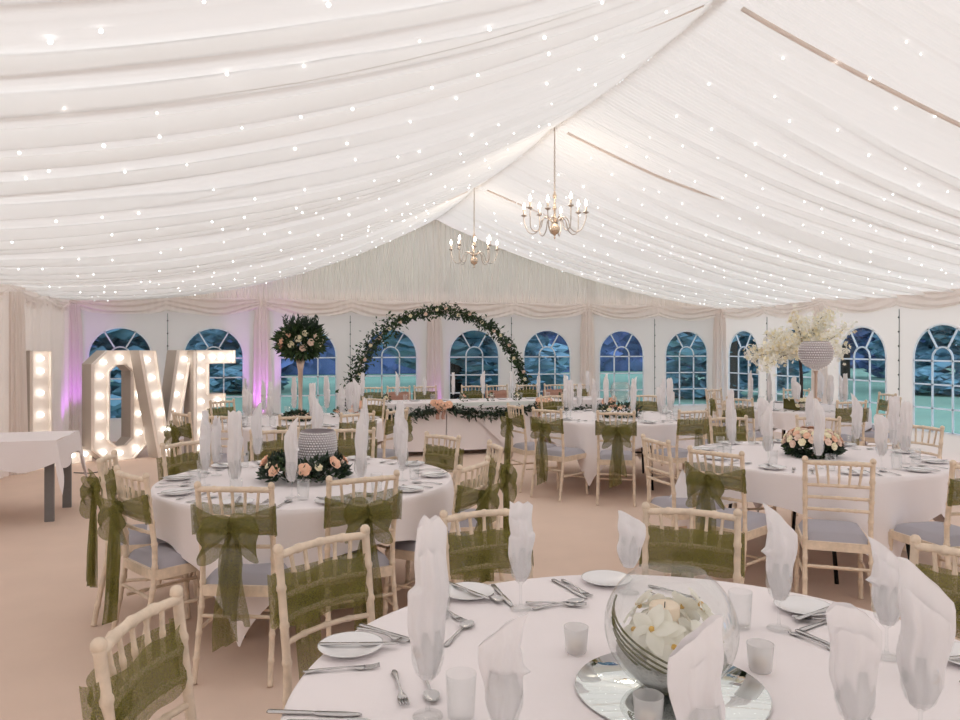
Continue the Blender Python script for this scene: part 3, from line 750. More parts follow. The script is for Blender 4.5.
# napkin fallen on a seat
mb = MB(); mb.grid(lambda a, b: ((a-.5)*.20*(1-b), .03*b+.012*sin(a*5), .20*b), 8, 8)
tag(mb.build('napkin', 'napkin', loc=(2.80, 4.62, .495), rot=(R(-12), 0, R(-20))), 'white triangular napkin standing on a chair seat by the right table', 'napkin')

# place settings of the other tables
ph10 = ['nearest seat', 'first seat right of the nearest', 'second seat right of the nearest', 'third seat right of the nearest', 'fourth seat right of the nearest', 'farthest seat', 'fourth seat left of the nearest', 'third seat left of the nearest', 'second seat left of the nearest', 'first seat left of the nearest']
for t, off in ((1, -108), (2, -100), (3, -95), (4, -115), (5, -100)):
    T = TT[t]; far = t in (3, 4, 5)
    for i in range(10):
        a = off+36*i; nm = 'on the %s, %s' % (tn[t], ph10[i]); g = 'on the '+tn[t]
        rr = random.Random(t*31+i)
        da = rr.uniform(-4, 4)
        x, y = polar(T, a+11+da, .60); s_ = rr.uniform(.88, 1.06)
        put(wine, x, y, 0, 'stemmed wine glass '+nm, 'wine glasses '+g)
        put(nap[(i*3+t) % 5], x, y, rr.uniform(0, 360), 'tall folded white napkin '+nm, 'napkins '+g, z=Z+.088, scale=(1.25, 1.15, s_))
        x, y = polar(T, a+17+da, .66); put(tumb, x, y, 0, 'water glass '+nm, 'water glasses '+g)
        x, y = polar(T, a-12, .78); put(plate, x, y, 0, 'white side plate '+nm, 'plates '+g)
        put(knife, x, y, a+rr.uniform(-30, 30), 'knife '+nm, 'knives '+g, z=Z+.013)
        x, y = polar(T, a-2.5, .76); put(fork, x, y, a+180+rr.uniform(-8, 8), 'fork '+nm, 'forks '+g)
        x, y = polar(T, a+6, .77); put(spoon, x, y, a+180+rr.uniform(-8, 8), 'spoon '+nm, 'spoons '+g)

# ------------------------------------------------------------------ centrepieces
def ring_region(r, w_, h):
    def f(rnd):
        a = rnd.random()*2*pi; q = rnd.uniform(0, pi); rr = r+w_*cos(q)*rnd.uniform(.5, 1); z = .015+h*sin(q)*rnd.uniform(.5, 1)
        return (rr*cos(a), rr*sin(a), z), (cos(a)*cos(q)+rnd.uniform(-.7, .7), sin(a)*cos(q)+rnd.uniform(-.7, .7), sin(q)*.8+rnd.uniform(-.2, .6))
    return f
def ball_region(r, h, zc):
    def f(rnd):
        v = Vector((rnd.gauss(0, 1), rnd.gauss(0, 1), rnd.gauss(0, 1))).normalized()
        k = rnd.uniform(.6, 1); return (v.x*r*k, v.y*r*k, zc+v.z*h*k), v+Vector((rnd.uniform(-.5, .5), rnd.uniform(-.5, .5), rnd.uniform(-.3, .6)))
    return f
rn = random.Random(11)
fl = []
for k in range(16):
    a = 2*pi*k/16+rn.uniform(-.1, .1); m = ['peach', 'cream', 'peach', 'blush'][k % 4]
    fl.append((.235*cos(a), .235*sin(a), .10+rn.uniform(-.02, .02), .044 if m == 'peach' else .026, m, (cos(a), sin(a), .7)))
floral('flower_ring', (T1[0]-.02, T1[1]-.02, Z), ring_region(.18, .08, .11), 900, fl, 'leafdark', .055, .014, 'ring of dark leaves with peach roses on the left table', seed=5, extra='leaf')
fl = []
for k in range(60):
    a = 2*pi*fr(k*.381966); e = .05+1.25*(k/60); m = ['blush', 'cream', 'cream', 'peach', 'blush'][k % 5]
    fl.append(((.05+.15*cos(e))*cos(a), (.05+.15*cos(e))*sin(a), .085+.115*sin(e), .030, m, (cos(a)*cos(e), sin(a)*cos(e), sin(e))))
floral('flower_ring', (T2[0], T2[1], Z), ball_region(.185, .06, .055), 800, fl, 'leafdark', .05, .014, 'dense mound of blush and cream roses on the right table', seed=6, extra='leaf')
# studded vessels
def studded(prof, n, parent, rs=.0072):
    mb = MB(); L = []; rm = max(p[0] for p in prof)
    for (r0, z0), (r1, z1) in zip(prof, prof[1:]):
        d = hypot(r1-r0, z1-z0); k = max(1, int(round(d/(rs*2.1))))
        L += [(r0+(r1-r0)*i/k, z0+(z1-z0)*i/k) for i in range(k)]
    for i, (r, z) in enumerate(L):
        m = max(4, int(2*pi*rm/(rs*2.4)))
        for k in range(m):
            if r < .8*rm and (k % 2) and r < .55*rm: continue
            a = 2*pi*(k+.5*(i % 2))/m; c = Vector((r*cos(a), r*sin(a), z))
            mt = Matrix.Translation(c) @ Vector((cos(a), sin(a), 0)).to_track_quat('Z', 'Y').to_matrix().to_4x4()
            mb.add([(rs*cos(pi*q/3), rs*sin(pi*q/3), 0) for q in range(6)]+[(0, 0, rs*.6)], [(q, (q+1) % 6, 6) for q in range(6)], mt)
    o = mb.build('studs', 'stud', parent, smooth=False); o['kind'] = 'stuff'; return o
v = MB().lathe([(.001, 0), (.085, 0), (.105, .04), (.118, .12), (.116, .20), (.102, .27), (.097, .27), (.11, .20), (.10, .04), (.001, .02)], 32).build('studded_vase', 'stud_gap', loc=(T1[0]+.06, T1[1]+.02, Z+.02))
tag(v, 'silver studded barrel vase inside the peach flower ring', 'vase')
studded([(.087, 0), (.107, .04), (.120, .12), (.118, .20), (.104, .27)], 0, v)
b = empty('studded_bowl_stand', (T2[0]+.04, T2[1]+.01, Z), 0, 'studded silver bowl raised on a slim pole above the roses', 'vase')
MB().lathe([(.001, 0), (.08, 0), (.078, .008), (.012, .014), (.010, .06), (.010, .60), (.018, .63)], 20).build('pole', 'pole', b)
pr_ = [(.02, .645)]+[(.120*sin(a), .765-.120*cos(a)) for a in [R(20+8.8*k) for k in range(14)]]
MB().lathe(pr_+[(pr_[-1][0]-.008, pr_[-1][1]), (.085, .72), (.001, .70)], 32).build('bowl', 'stud_gap', b)
studded([(r+.002, z) for r, z in pr_], 0, b)
# tall flower stand on the back left table
s3 = empty('tall_flower_stand', (T3[0], T3[1], Z), 0, 'tall clear trumpet vase topped by a ball of roses and leaves', 'flower arrangement')
MB().lathe([(.001, 0), (.075, 0), (.06, .012), (.022, .05), (.020, .30), (.028, .55), (.055, .70), (.052, .70), (.024, .55), (.016, .30), (.001, .05)], 20).build('trumpet_vase', 'pole', s3)
rn = random.Random(4)
leaves(ball_region(.25, .17, .86), 1100, .085, .018, rn).build('foliage', 'leaf', s3, smooth=False)
leaves(ball_region(.20, .16, .92), 260, .10, .018, rn).build('foliage', 'leafdark', s3, smooth=False)
mb = MB()
for k in range(9):
    a = rn.uniform(0, 6.3); mb.tube([(.05*cos(a), .05*sin(a), .85), (.16*cos(a), .16*sin(a), 1.0), (.20*cos(a), .20*sin(a), 1.13)], .003, 5)
    for j in range(16): leaf_q(mb, (.05*cos(a)+.15*cos(a)*j/16, .05*sin(a)+.15*sin(a)*j/16, .88+.26*j/16), (rn.uniform(-1, 1), rn.uniform(-1, 1), .8), .05, .012, rn)
mb.build('sprig', 'leafdark', s3, smooth=False)
for k in range(26):
    a = 2*pi*fr(k*.381966); q = -.5+1.2*k/26; m = ['peach', 'cream', 'blush', 'cream'][k % 4]
    rose_mb(.042, rn).build('rose', m, s3, loc=(.23*cos(a)*cos(q), .23*sin(a)*cos(q), .86+.16*sin(q)), rot=Vector((cos(a)*cos(q), sin(a)*cos(q), sin(q))).to_track_quat('Z', 'Y').to_euler())
def posy(loc, r, n, label, cols=('cream', 'blush', 'peach'), seed=1, name='flower_posy', h=.07, rr_=.028, leafm='leafdark'):
    rnd = random.Random(seed); f = []
    for k in range(n):
        a = 2*pi*fr(k*.381966); q = k/n
        f.append((r*sqrt(q)*cos(a), r*sqrt(q)*sin(a), h*(1.1-.4*q), rr_, cols[k % len(cols)], (cos(a)*q, sin(a)*q, 1)))
    return floral(name, loc, ball_region(r*1.15, h*.75, h*.55), 330 if r > .1 else 34, f, leafm if r > .1 else 'leaf2', .05 if r > .1 else .04, .014, label, seed=seed, extra='leaf')
posy((T3[0], T3[1]-.0, Z), .16, 12, 'low wreath of cream roses round the foot of the tall stand', seed=2)
posy((T3[0]+.42, T3[1]+.25, Z), .06, 4, 'small peach posy on the back left table', ('peach',), seed=21)
posy((T4[0]-.02, T4[1]-.1, Z), .22, 14, 'low bowl of peach and cream roses on the back centre table', ('cream', 'peach', 'blush'), seed=3, h=.12, rr_=.036)
tag(MB().lathe([(.04, 0), (.085, .03), (.115, .10), (.12, .14), (.105, .20), (.08, .235), (.078, .235), (.103, .20), (.118, .14), (.11, .10), (.08, .032), (.001, .006)], 28).build('glass_globe', 'bowl', loc=(T4[0]+.02, T4[1]-.05, Z+.16)), 'clear glass globe standing in the roses of the back centre table', 'bowl')
# blossom tree
bt = empty('blossom_tree', (T5[0]-.22, T5[1]-.36, Z), 0, 'white blossom tree with a dark trunk in a rose box', 'tree')
MB().box((0, 0, .07), (.34, .24, .13)).build('box', 'organza2', bt, smooth=False)
MB().tube([(0, 0, .10), (.01, 0, .4), (-.01, .01, .74)], [.026, .02, .018], 8).build('trunk', 'bark', bt)
rn = random.Random(8); bl = MB(); br = MB(); bl2 = MB()
for k in range(17):
    a = 2*pi*k/17+rn.uniform(-.2, .2); e = rn.uniform(.0, 1.35); Lb = rn.uniform(.42, .66); p = Vector((-.01, .01, .72)); d = Vector((cos(a)*cos(e), sin(a)*cos(e), sin(e)*.9+.05))
    pts = [p]
    for j in range(6):
        d = (d+Vector((rn.uniform(-.2, .2), rn.uniform(-.2, .2), rn.uniform(-.16, .10)))).normalized(); pts.append(pts[-1]+d*Lb/6)
    br.tube(pts, [.009-.0011*j for j in range(7)], 5)
    for j in range(2, 7):
        for q in range(34):
            c = pts[j]+Vector((rn.gauss(0, .055), rn.gauss(0, .055), rn.gauss(0, .05)))
            mt = Matrix.Translation(c) @ Vector((rn.gauss(0, 1), rn.gauss(0, 1), rn.gauss(0, 1))).to_track_quat('Z', 'Y').to_matrix().to_4x4()
            t_ = bl if rn.random() < .75 else bl2; r = rn.uniform(.014, .026)
            for u in range(5):
                A = 2*pi*u/5; t_.add([(0, 0, 0), (r*cos(A-.5), r*sin(A-.5), .3*r), (1.3*r*cos(A), 1.3*r*sin(A), .5*r), (r*cos(A+.5), r*sin(A+.5), .3*r)], [(0, 1, 2, 3)], mt)
br.build('branch', 'bark', bt); o = bl.build('blossom', 'white_petal', bt, smooth=False); o['kind'] = 'stuff'; o = bl2.build('blossom', 'cream', bt, smooth=False); o['kind'] = 'stuff'
for k in range(20):
    x = -.16+.32*(k % 7)/6; y = -.12 if k < 14 else .02; z = .13 if k >= 7 else .06
    rose_mb(.034, rn).build('rose', ['cream', 'blush', 'cream'][k % 3], bt, loc=(x, y-.01, z), rot=Vector((0, -1, .8)).to_track_quat('Z', 'Y').to_euler())

# ------------------------------------------------------------------ head table with garland and arch
HX0, HX1, HY0, HY1 = 1.12, 4.98, 10.35, 11.08
for i, x in enumerate((HX0+.64, (HX0+HX1)/2, HX1-.64)):
    t = empty('trestle_table', (x, (HY0+HY1)/2, 0), 0, ['left', 'middle', 'right'][i]+' trestle of the long head table under the arch', 'table', 'trestles of the head table')
    MB().box((0, 0, .725), (1.26, .70, .025)).build('tabletop', 'plywood', t, smooth=False)
    for sx in (-.5, .5):
        for sy in (-.28, .28): MB().tube([(sx, sy, .71), (sx, sy, 0)], .014, 8).build('leg', 'black', t)
def head_cloth(x0, x1, seed, label, corner):
    mb = MB(); z = .746
    mb.grid(lambda a, b: (x0+(x1-x0)*a, HY0+(HY1-HY0)*b, z), 6, 4)
    def front(a, b):
        x = x0+(x1-x0)*a; dd = (z-.07)*b
        return (x, HY0-.012-.02*b-.012*sin(x*9+seed)*b-.02*saw(x/.9+seed*.3, .95)*b, z-dd)
    mb.grid(front, 60, 12)
    mb.grid(lambda a, b: (x0+(x1-x0)*a, HY1+.012+.01*b, z-.60*b), 12, 4)
    # overlapping folded corner triangle
    if corner:
        cx = x1-.05
        mb.add([(cx-.98, HY0-.055, .70), (cx-.30, HY0-.075, .055), (cx, HY0-.06, .70)], [(0, 1, 2)])
    for x, s_ in ((x0, -1), (x1, 1)):
        mb.grid(lambda a, b: (x+s_*(.008+.02*b*sin(6*a)), HY0+(HY1-HY0)*a, z-.66*b), 10, 5)
    tag(mb.build('tablecloth', 'tablecloth'), label, 'tablecloth', 'white cloths on the head table')
head_cloth(HX0, 2.43, 1, 'white cloth on the left third of the head table', False)
head_cloth(2.44, 3.70, 2, 'white cloth on the middle of the head table with a folded corner', True)
head_cloth(3.71, HX1, 3, 'white cloth on the right third of the head table', True)
def swag_region(p, q, sag, w_=.035):
    def f(rnd):
        u = rnd.random(); x = p[0]+(q[0]-p[0])*u; z = p[2]+(q[2]-p[2])*u-sag*4*u*(1-u); k = .6+.6*sin(pi*u)
        return (x+rnd.gauss(0, .01), p[1]+rnd.gauss(0, w_*.5)-.02, z+rnd.gauss(0, w_*k)), (rnd.uniform(-.3, 1), rnd.uniform(-1, .2), rnd.uniform(-1, .5))
    return f
gy = HY0-.07
g = empty('leaf_garland', ((HX0+HX1)/2, gy, .70), 0, 'dark leaf garland swagged along the front of the head table', 'garland'); ox = (HX0+HX1)/2
rn = random.Random(2)
for a, b in ((1.14, 2.33), (2.33, 3.86), (3.86, 4.94)):
    mb = leaves(swag_region((a-ox, 0, .02), (b-ox, 0, .02), .13), 430, .085, .018, rn); mb.build('swag', 'leafdark', g, smooth=False)
    mb = MB(); mb.tube([(a-ox+(b-a)*k/12, 0, .02-.13*4*(k/12)*(1-k/12)) for k in range(13)], .008, 6); mb.build('twine', 'stem', g)
for x, ds in ((1.18, 'left end'), (2.33, 'left of centre'), (3.86, 'right of centre'), (4.92, 'right end')):
    r_ = empty('ribbon_bunch', (x, gy-.03, .715), 0, 'peach flower and ribbon bunch pinned at the head table, '+ds, 'flower', 'peach bunches on the head table')
    mb = MB(); 
    for k in range(9): rose_mb(.055, rn, mb, (rn.uniform(-.13, .13), rn.uniform(-.03, .02), rn.uniform(-.035, .05)), (rn.uniform(-.4, .4), -1, .4))
    mb.build('blooms', 'peach', r_)
    mb = MB()
    for s_ in (-1, 1): mb.grid(lambda a, b: (s_*.04+(b-.5)*.05+.01*sin(a*6), -.02-.01*sin(b*5), -.03-.16*a), 8, 4)
    mb.build('ribbon', 'pink', r_)
# soft gauze runner at the front edge
mb = MB(); mb.grid(lambda a, b: (2.45+1.35*a, HY0-.045-.012*b, .75-(.03+.10*sin(pi*a))*b-.01*sin(a*14)*b), 40, 6)
tag(mb.build('gauze_runner', cloth('gauze', (.8, .85, .82, 1), (.8, .85, .82, 1), .3, .1)), 'pale gauze drape over the middle front edge of the head table', 'cloth')
# arch
AX0, AX1, AY = 1.32, 4.34, 12.4
ac, ar = (AX0+AX1)/2, (AX1-AX0)/2
arch = empty('flower_arch', (ac, AY, 0), 0, 'big round metal arch wound with ivy and cream flowers', 'arch')
def ap(u):   # u 0..1 along the moongate ring
    a = R(205)-R(230)*u; rr = ar*1.0; zc = 2.16-ar*1.0
    return Vector((rr*cos(a), 0, zc+rr*sin(a)))
pp = [Vector((-ar*.92, 0, 0))]+[ap(k/40) for k in range(41)]+[Vector((ar*.92, 0, 0))]
MB().tube(pp, .013, 8).build('frame', 'pewter', arch)
for s_ in (-1, 1): MB().box((s_*ar*.92, 0, .01), (.5, .35, .02)).build('foot', 'pewter', arch, smooth=False)
rn = random.Random(6)
def arch_region(rnd):
    u = rnd.random(); p = ap(.03+.94*u); k = .045+.035*nz(u*14, 2)+(.03 if u < .35 else 0)
    return p+Vector((rnd.gauss(0, k), rnd.gauss(0, k), rnd.gauss(0, k))), (rnd.uniform(-1, 1), rnd.uniform(-1, .3), rnd.uniform(-1, .8))
leaves(arch_region, 2100, .085, .019, rn).build('foliage', 'leaf', arch, smooth=False)
leaves(arch_region, 1300, .08, .017, rn).build('foliage', 'leafdark', arch, smooth=False)
for k in range(26):
    u = (k+.5)/26; p = ap(.03+.94*u); rose_mb(.034, rn).build('rose', ['cream', 'blush'][k % 2], arch, loc=p+Vector((rn.uniform(-.06, .06), -.07, rn.uniform(-.06, .06))), rot=(R(90), 0, 0))
# head table chairs, napkins, posies
for i, (x, k) in enumerate(((1.53, 'band'), (1.97, 'pink'), (2.40, 'band'), (3.18, 'band'), (3.60, 'pink'), (4.12, 'band'), (4.61, 'pink'), (5.04, 'band'))):
    chair(k, x, 11.62, x, 10, '%s chair behind the head table, %s from its left end' % ('pink-sashed' if k == 'pink' else 'olive-sashed', ['first', 'second', 'third', 'fourth', 'fifth', 'sixth', 'seventh', 'eighth'][i]), 'chairs behind the head table')
for i, x in enumerate((1.30, 1.81, 2.22, 2.66, 3.13, 3.58, 4.03, 4.47, 4.85)):
    nm = 'on the head table, %s from the left' % ['first', 'second', 'third', 'fourth', 'fifth', 'sixth', 'seventh', 'eighth', 'ninth'][i]
    put(wine, x, 10.85, 0, 'wine glass '+nm, 'wine glasses on the head table'); put(nap[i % 5], x, 10.85, 40*i, 'tall white napkin '+nm, 'napkins on the head table', z=Z+.088, scale=(1, 1, .92))
    put(tumb, x+.10, 10.72, 0, 'water glass '+nm, 'water glasses on the head table'); put(plate, x-.16, 10.80, 0, 'side plate '+nm, 'plates on the head table')
for i, (x, c) in enumerate(((2.75, 'peach'), (3.16, 'white_petal'), (3.57, 'cream'), (1.60, 'cream'), (4.30, 'blush'))):
    posy((x, 10.55, Z), .045, 4, 'little jar posy on the head table, '+['left of middle', 'at the middle', 'right of middle', 'near the left end', 'near the right end'][i], (c,), seed=30+i, h=.09, rr_=.022)

# ------------------------------------------------------------------ buffet table at the left
bf = empty('trestle_table', (-2.42, 7.70, 0), 0, 'small rectangular table at the left edge under a white cloth', 'table')
MB().box((0, 0, .71), (1.18, .74, .03)).build('tabletop', 'plywood', bf, smooth=False)
for sx in (-.50, .54):
    for sy in (-.30, .30): MB().box((sx, sy, .345), (.075, .03, .69)).build('leg', 'grey_leg', bf, smooth=False)
MB().box((.54, 0, .62), (.03, .6, .06)).build('stretcher', 'grey_leg', bf, smooth=False)
mb = MB(); bx0, bx1, by0, by1 = -3.02, -1.80, 7.30, 8.10; zt = .73
mb.grid(lambda a, b: (bx0+(bx1-bx0)*a, by0+(by1-by0)*b, zt+.002*sin(a*20)*sin(b*9)), 16, 10)
per = []
for k in range(40): per.append((bx0+(bx1-bx0)*k/40, by0, 0, -1, k/40, 0))
for k in range(10):
    a = -pi/2+pi/2*k/10; per.append((bx1, by0, cos(a), sin(a), 1, 1-abs(k-5)/5))
for k in range(28): per.append((bx1, by0+(by1-by0)*k/28, 1, 0, 1, 0))
for k in range(10):
    a = pi/2*k/10; per.append((bx1, by1, cos(a), sin(a), 1, 1-abs(k-5)/5))
for k in range(20): per.append((bx1-(bx1-bx0)*k/19, by1, 0, 1, 1, 0))
base = len(mb.v)
for j in range(9):
    b = j/8
    for i, (x, y, nx, ny, u, cr) in enumerate(per):
        dr = .22+.05*sin(i*.25)+.30*cr; off = .004+(.03+.06*cr)*b+.012*sin(i*.55)*b
        mb.v.append((x+nx*off, y+ny*off, zt-dr*b))
NP = len(per)
mb.f += [(base+j*NP+i, base+j*NP+i+1, base+(j+1)*NP+i+1, base+(j+1)*NP+i) for j in range(8) for i in range(NP-1)]
tag(mb.build('tablecloth', 'tablecloth'), 'white cloth with a pointed corner over the small table at the left edge', 'tablecloth')

# ------------------------------------------------------------------ the lit letters
P0 = Vector((-2.86, 10.6, 0)); ang = atan2(.372, .928); LH = 1.50; DP = .25; SW = .19
def letter(name_label, u0, outline_polys, bulbs, holes=()):
    """outline: list of convex/concave polygons in (u, z) that tile the front; built as a shallow tray with raised rim"""
    root = empty('letter_sign', P0+Vector((cos(ang), sin(ang), 0))*u0+Vector((sin(ang), -cos(ang), 0))*(.13 if name_label[0] == 'V' else 0), ang+R(20), name_label, 'light-up letter', 'tall light-up letters')
    def solid(bm_polys, y0, y1):
        bm = bmesh.new()
        for poly in bm_polys:
            f = bm.faces.new([bm.verts.new((u, y0, z)) for u, z in poly])
        bmesh.ops.remove_doubles(bm, verts=bm.verts, dist=.002)
        bmesh.ops.dissolve_limit(bm, angle_limit=.01, verts=bm.verts, edges=bm.edges)
        r = bmesh.ops.extrude_face_region(bm, geom=bm.faces[:])
        bmesh.ops.translate(bm, verts=[e for e in r['geom'] if isinstance(e, bmesh.types.BMVert)], vec=(0, y1-y0, 0))
        bmesh.ops.recalc_face_normals(bm, faces=bm.faces[:])
        return bm
    def link(bm, nm, m):
        me = bpy.data.meshes.new(nm); bm.to_mesh(me); bm.free(); me.materials.append(M[m]); o = bpy.data.objects.new(nm, me); col.objects.link(o); o.parent = root; return o
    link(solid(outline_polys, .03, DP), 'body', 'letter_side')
    # rim around the outline edges
    bm = bmesh.new()
    for poly in outline_polys: bm.faces.new([bm.verts.new((u, 0, z)) for u, z in poly])
    bmesh.ops.remove_doubles(bm, verts=bm.verts, dist=.002)
    rim = MB()
    for e in bm.edges:
        if len(e.link_faces) == 1:
            a, b_ = e.verts[0].co, e.verts[1].co; d = (b_-a).normalized(); c = e.link_faces[0].calc_center_median()
            n_ = Vector((-d.z, 0, d.x)); 
            if n_.dot(c-a) < 0: n_ = -n_
            t = .012; p = [a-d*0, b_+d*0, b_+n_*t, a+n_*t]
            rim.add([(q.x, y, q.z) for y in (-.03, .03) for q in p], [(0, 1, 2, 3), (4, 7, 6, 5), (0, 4, 5, 1), (1, 5, 6, 2), (2, 6, 7, 3), (3, 7, 4, 0)])
    bm.free(); rim.build('rim', 'letter', root, smooth=False)
    link(solid(outline_polys, .028, .034), 'face', 'letter')
    root.scale = (1.12, 1, 1)
    for u, z in bulbs:
        o = MB().sphere((0, 0, 0), .026, 12, 8).build('light_bulb', 'lovebulb', root, loc=(u, -.012, z))
    return root
def rect(a, b, c, d): return [(a, c), (b, c), (b, d), (a, d)]
letter('L of the tall LOVE letters, leftmost, beside the curtain', -.04, [rect(0, .22, 0, .22), rect(0, .22, .22, LH), rect(.22, .70, 0, .22)], [(.11, z) for z in (.12, .40, .68, .96, 1.24, 1.40)][:5]+[(.11, 1.40), (.30, .11), (.47, .11), (.62, .11)])
# O : octagonal
ow, oc = .70, .18
outer = [(oc, 0), (ow-oc, 0), (ow, oc), (ow, LH-oc), (ow-oc, LH), (oc, LH), (0, LH-oc), (0, oc)]
ic = .09; s_ = .20
inner_ = [(s_+ic, s_), (ow-s_-ic, s_), (ow-s_, s_+ic), (ow-s_, LH-s_-ic), (ow-s_-ic, LH-s_), (s_+ic, LH-s_), (s_, LH-s_-ic), (s_, s_+ic)]
polys = [[outer[k], outer[(k+1) % 8], inner_[(k+1) % 8], inner_[k]] for k in range(8)]
letter('O of the tall LOVE letters, second from the left', .66, polys, [(.10, z) for z in (.35, .62, .89, 1.16)]+[(ow-.10, z) for z in (.35, .62, .89, 1.16)]+[(.35, .10), (.35, LH-.10), (.14, .14), (ow-.14, .14), (.14, LH-.16), (ow-.14, LH-.16)])
vw = .72
letter('V of the tall LOVE letters, third from the left', 1.22, [[(.26, 0), (.46, 0), (.36, .34)], [(0, LH), (.26, 0), (.36, .34), (.20, LH)], [(.46, 0), (vw, LH), (vw-.20, LH), (.36, .34)]],
       [(.10+.24*k/4, LH-.13-(LH-.28)*k/5) for k in range(5)]+[(vw-.10-.24*k/4, LH-.13-(LH-.28)*k/5) for k in range(5)]+[(.36, .12)])
letter('E of the tall LOVE letters, rightmost', 1.98, [rect(0, .20, 0, .20), rect(0, .20, .20, .66), rect(0, .20, .66, .86), rect(0, .20, .86, LH-.20), rect(0, .20, LH-.20, LH), rect(.20, .62, 0, .20), rect(.20, .46, .66, .86), rect(.20, .62, LH-.20, LH)],
       [(.10, z) for z in (.10, .32, .54, .76, .98, 1.20, 1.40)]+[(.32, .10), (.50, .10), (.36, .76), (.28, 1.40), (.42, 1.40), (.56, 1.40)])
# extension cord and small pink fan-like shape by the letters
tag(MB().tube([(-2.0, 10.4, .01), (-1.9, 10.2, .01), (-2.1, 10.0, .01), (-2.3, 10.1, .01)], .006, 6).build('power_cable', 'fixture'), 'thin dark power cable on the floor before the letters', 'cable')

# ------------------------------------------------------------------ uplighters
for i, (x, y, tx, ty, ds) in enumerate(((-.12, 12.75, -.12, 13.25, 'at the foot of the second back pole'), (-2.80, 12.35, -2.95, 13.2, 'in the back left corner'), (2.88, 12.85, 2.88, 13.25, 'behind the head table'))):
    u = empty('uplighter', (x, y, 0), 0, 'small black floor uplighter glowing violet '+ds, 'lamp', 'violet uplighters')
    MB().lathe([(.001, 0), (.07, 0), (.07, .10), (.06, .12), (.055, .12), (.055, .09), (.001, .09)], 16).build('housing', 'fixture', u)
    MB().lathe([(.001, .095), (.054, .095)], 16).build('lens', 'violet', u)
    l = bpy.data.objects.new('spot', bpy.data.lights.new('spot', 'SPOT')); col.objects.link(l); l.parent = u
    l.location = (0, 0, .14); d = Vector((tx-x, ty-y, 1.35)); l.rotation_euler = (-d).to_track_quat('Z', 'Y').to_euler()
    l.data.energy = (90, 60, 22)[i]; l.data.color = (.62, .12, 1); l.data.spot_size = R(48); l.data.spot_blend = .8; l.data.shadow_soft_size = .04

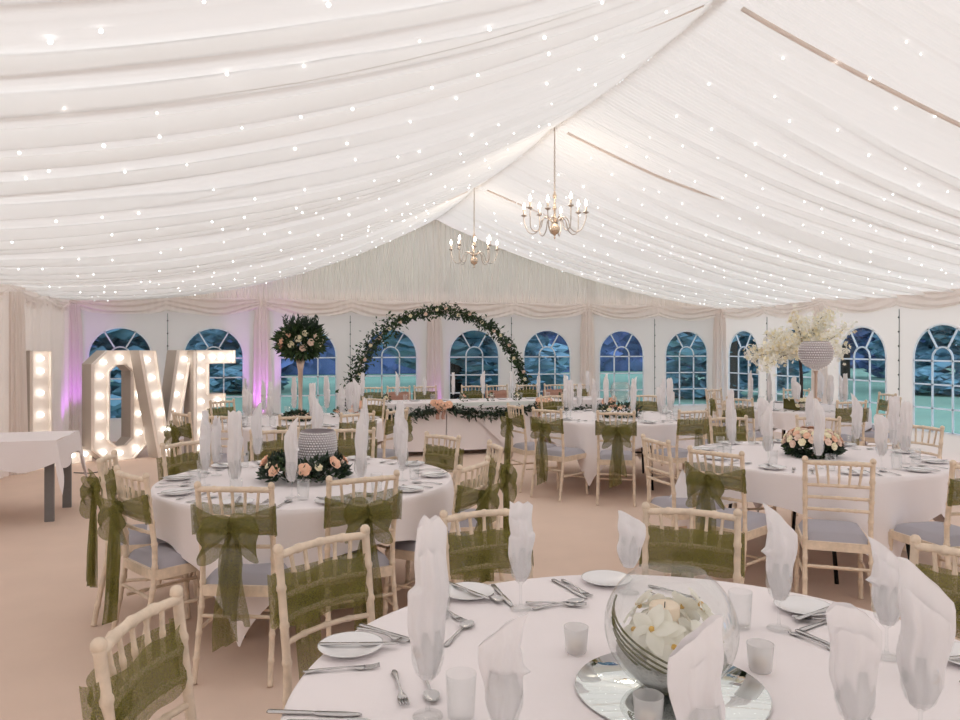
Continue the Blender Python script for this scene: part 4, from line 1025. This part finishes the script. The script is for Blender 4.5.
# ------------------------------------------------------------------ chandeliers
def make_chandelier():
    root = empty('chandelier', (0, 0, 0))
    MB().lathe([(.001, -.30), (.006, -.295), (.010, -.28), (.004, -.27), (.014, -.255), (.045, -.235), (.058, -.20), (.05, -.165), (.02, -.14), (.012, -.12), (.022, -.09), (.012, -.06), (.010, 0), (.024, .02), (.014, .05), (.008, .12), (.018, .14), (.022, .16), (.012, .18), (.008, .20), (.001, .21)], 20).build('body', 'brass', root)
    for k in range(8):
        a = 2*pi*k/8+.2; c, s__ = cos(a), sin(a); Rr = .33 if k % 2 else .30; zz = -.02 if k % 2 else .02
        pts = [(.02, -.13), (.09, -.07), (.14, -.10), (.17, -.19), (.23, -.235), (.29, -.20), (Rr, -.10), (Rr, zz-.03)]
        sm = []
        for i in range(len(pts)-1):
            for q in range(4):
                t = q/4; p0, p1, p2, p3 = pts[max(0, i-1)], pts[i], pts[i+1], pts[min(len(pts)-1, i+2)]
                sm.append(tuple(.5*((2*p1[m])+(-p0[m]+p2[m])*t+(2*p0[m]-5*p1[m]+4*p2[m]-p3[m])*t*t+(-p0[m]+3*p1[m]-3*p2[m]+p3[m])*t**3) for m in (0, 1)))
        sm.append(pts[-1])
        arm = MB().tube([(r*c, r*s__, z) for r, z in sm], .0055, 8).build('arm', 'pewter', root)
        MB().lathe([(.001, zz-.035), (.012, zz-.03), (.032, zz-.018), (.033, zz-.012), (.012, zz-.015), (.011, zz+.01)], 14, (Rr*c, Rr*s__, 0)).build('drip_pan', 'pewter', arm)
        MB().lathe([(.011, zz-.01), (.011, zz+.05), (.001, zz+.051)], 10, (Rr*c, Rr*s__, 0)).build('candle_tube', 'wax', arm)
        MB().lathe([(.004, zz+.05), (.014, zz+.068), (.015, zz+.082), (.008, zz+.105), (.001, zz+.122)], 10, (Rr*c, Rr*s__, 0)).build('candle_bulb', 'flame', arm)
    ch = MB()
    n = 20
    for k in range(n):
        z = .205+.49*k/n; mt = Matrix.Translation((0, 0, z+.014)) @ Matrix.Rotation(pi/2*(k % 2), 4, 'Z')
        ch.tube([(.008*cos(2*pi*j/10), 0, .017*sin(2*pi*j/10)) for j in range(11)], .0036, 5, False, mt)
    ch.tube([(0, 0, .68), (0, 0, .92)], .006, 6)
    ch.build('chain', 'pewter', root)
    l = bpy.data.objects.new('lamp', bpy.data.lights.new('lamp', 'POINT')); col.objects.link(l); l.parent = root; l.location = (0, 0, .14)
    l.data.energy = 9; l.data.color = (1, .86, .70); l.data.shadow_soft_size = .18
    return root
cp = make_chandelier()
inst(cp, (2.88, 7.28, 2.98), 0, 'brass chandelier with eight candle bulbs, the nearer of the two', 'chandelier', 'chandeliers')
inst(cp, (2.83, 10.28, 2.98), 0.35, 'brass chandelier with candle bulbs, the farther smaller-looking one', 'chandelier', 'chandeliers')

# ------------------------------------------------------------------ fairy light strings under the lining
bulb_me = MB().sphere((0, 0, 0), .0068, 8, 5).mesh('fairy_bulb'); bulb_me.materials.append(M['bulb'])
sp_ = random.Random(12)
def bay_of(y):
    for a, b in bays:
        if a <= y < b: return a, b
    return bays[0]
ordn = 'nearest second third fourth fifth sixth seventh eighth ninth tenth eleventh twelfth thirteenth fourteenth fifteenth sixteenth seventeenth eighteenth nineteenth twentieth twenty-first twenty-second twenty-third twenty-fourth twenty-fifth twenty-sixth twenty-seventh twenty-eighth'.split()
for side in (-1, 1):
    y = 2.4; i = 0
    while y < 13.1:
        root = empty('fairy_light_string', (XM+side*.3, y, ZR), 0, 'string of white fairy lights across the %s roof slope, %s from the camera' % ('left' if side < 0 else 'right', ordn[i]), 'string lights', 'fairy lights in the roof')
        pts = []; nb = 17
        for k in range(nb):
            t = .09+.87*(k+sp_.uniform(-.35, .35))/nb; yy = min(13.22, y+sp_.uniform(-.12, .12)*(1+(k % 3 == 0))); a, b = bay_of(yy)
            p = Vector(ceil_point(side, t, yy, a, b))-Vector((0, 0, .016)); pts.append(p)
            o = bpy.data.objects.new('fairy_bulb', bulb_me); col.objects.link(o); o.parent = root; o.location = p-Vector(root.location)
            s_ = sp_.choice((.7, 1, 1, 1.15)); o.scale = (s_,)*3
        fine = []
        for k in range(60):
            t = .05+.93*k/59; a, b = bay_of(y); fine.append(Vector(ceil_point(side, t, y, a, b))+Vector((0, 0, .012))-Vector(root.location))
        MB().tube(fine, .0015, 4).build('wire', 'lining', root)
        y += .66+sp_.uniform(-.08, .08); i += 1
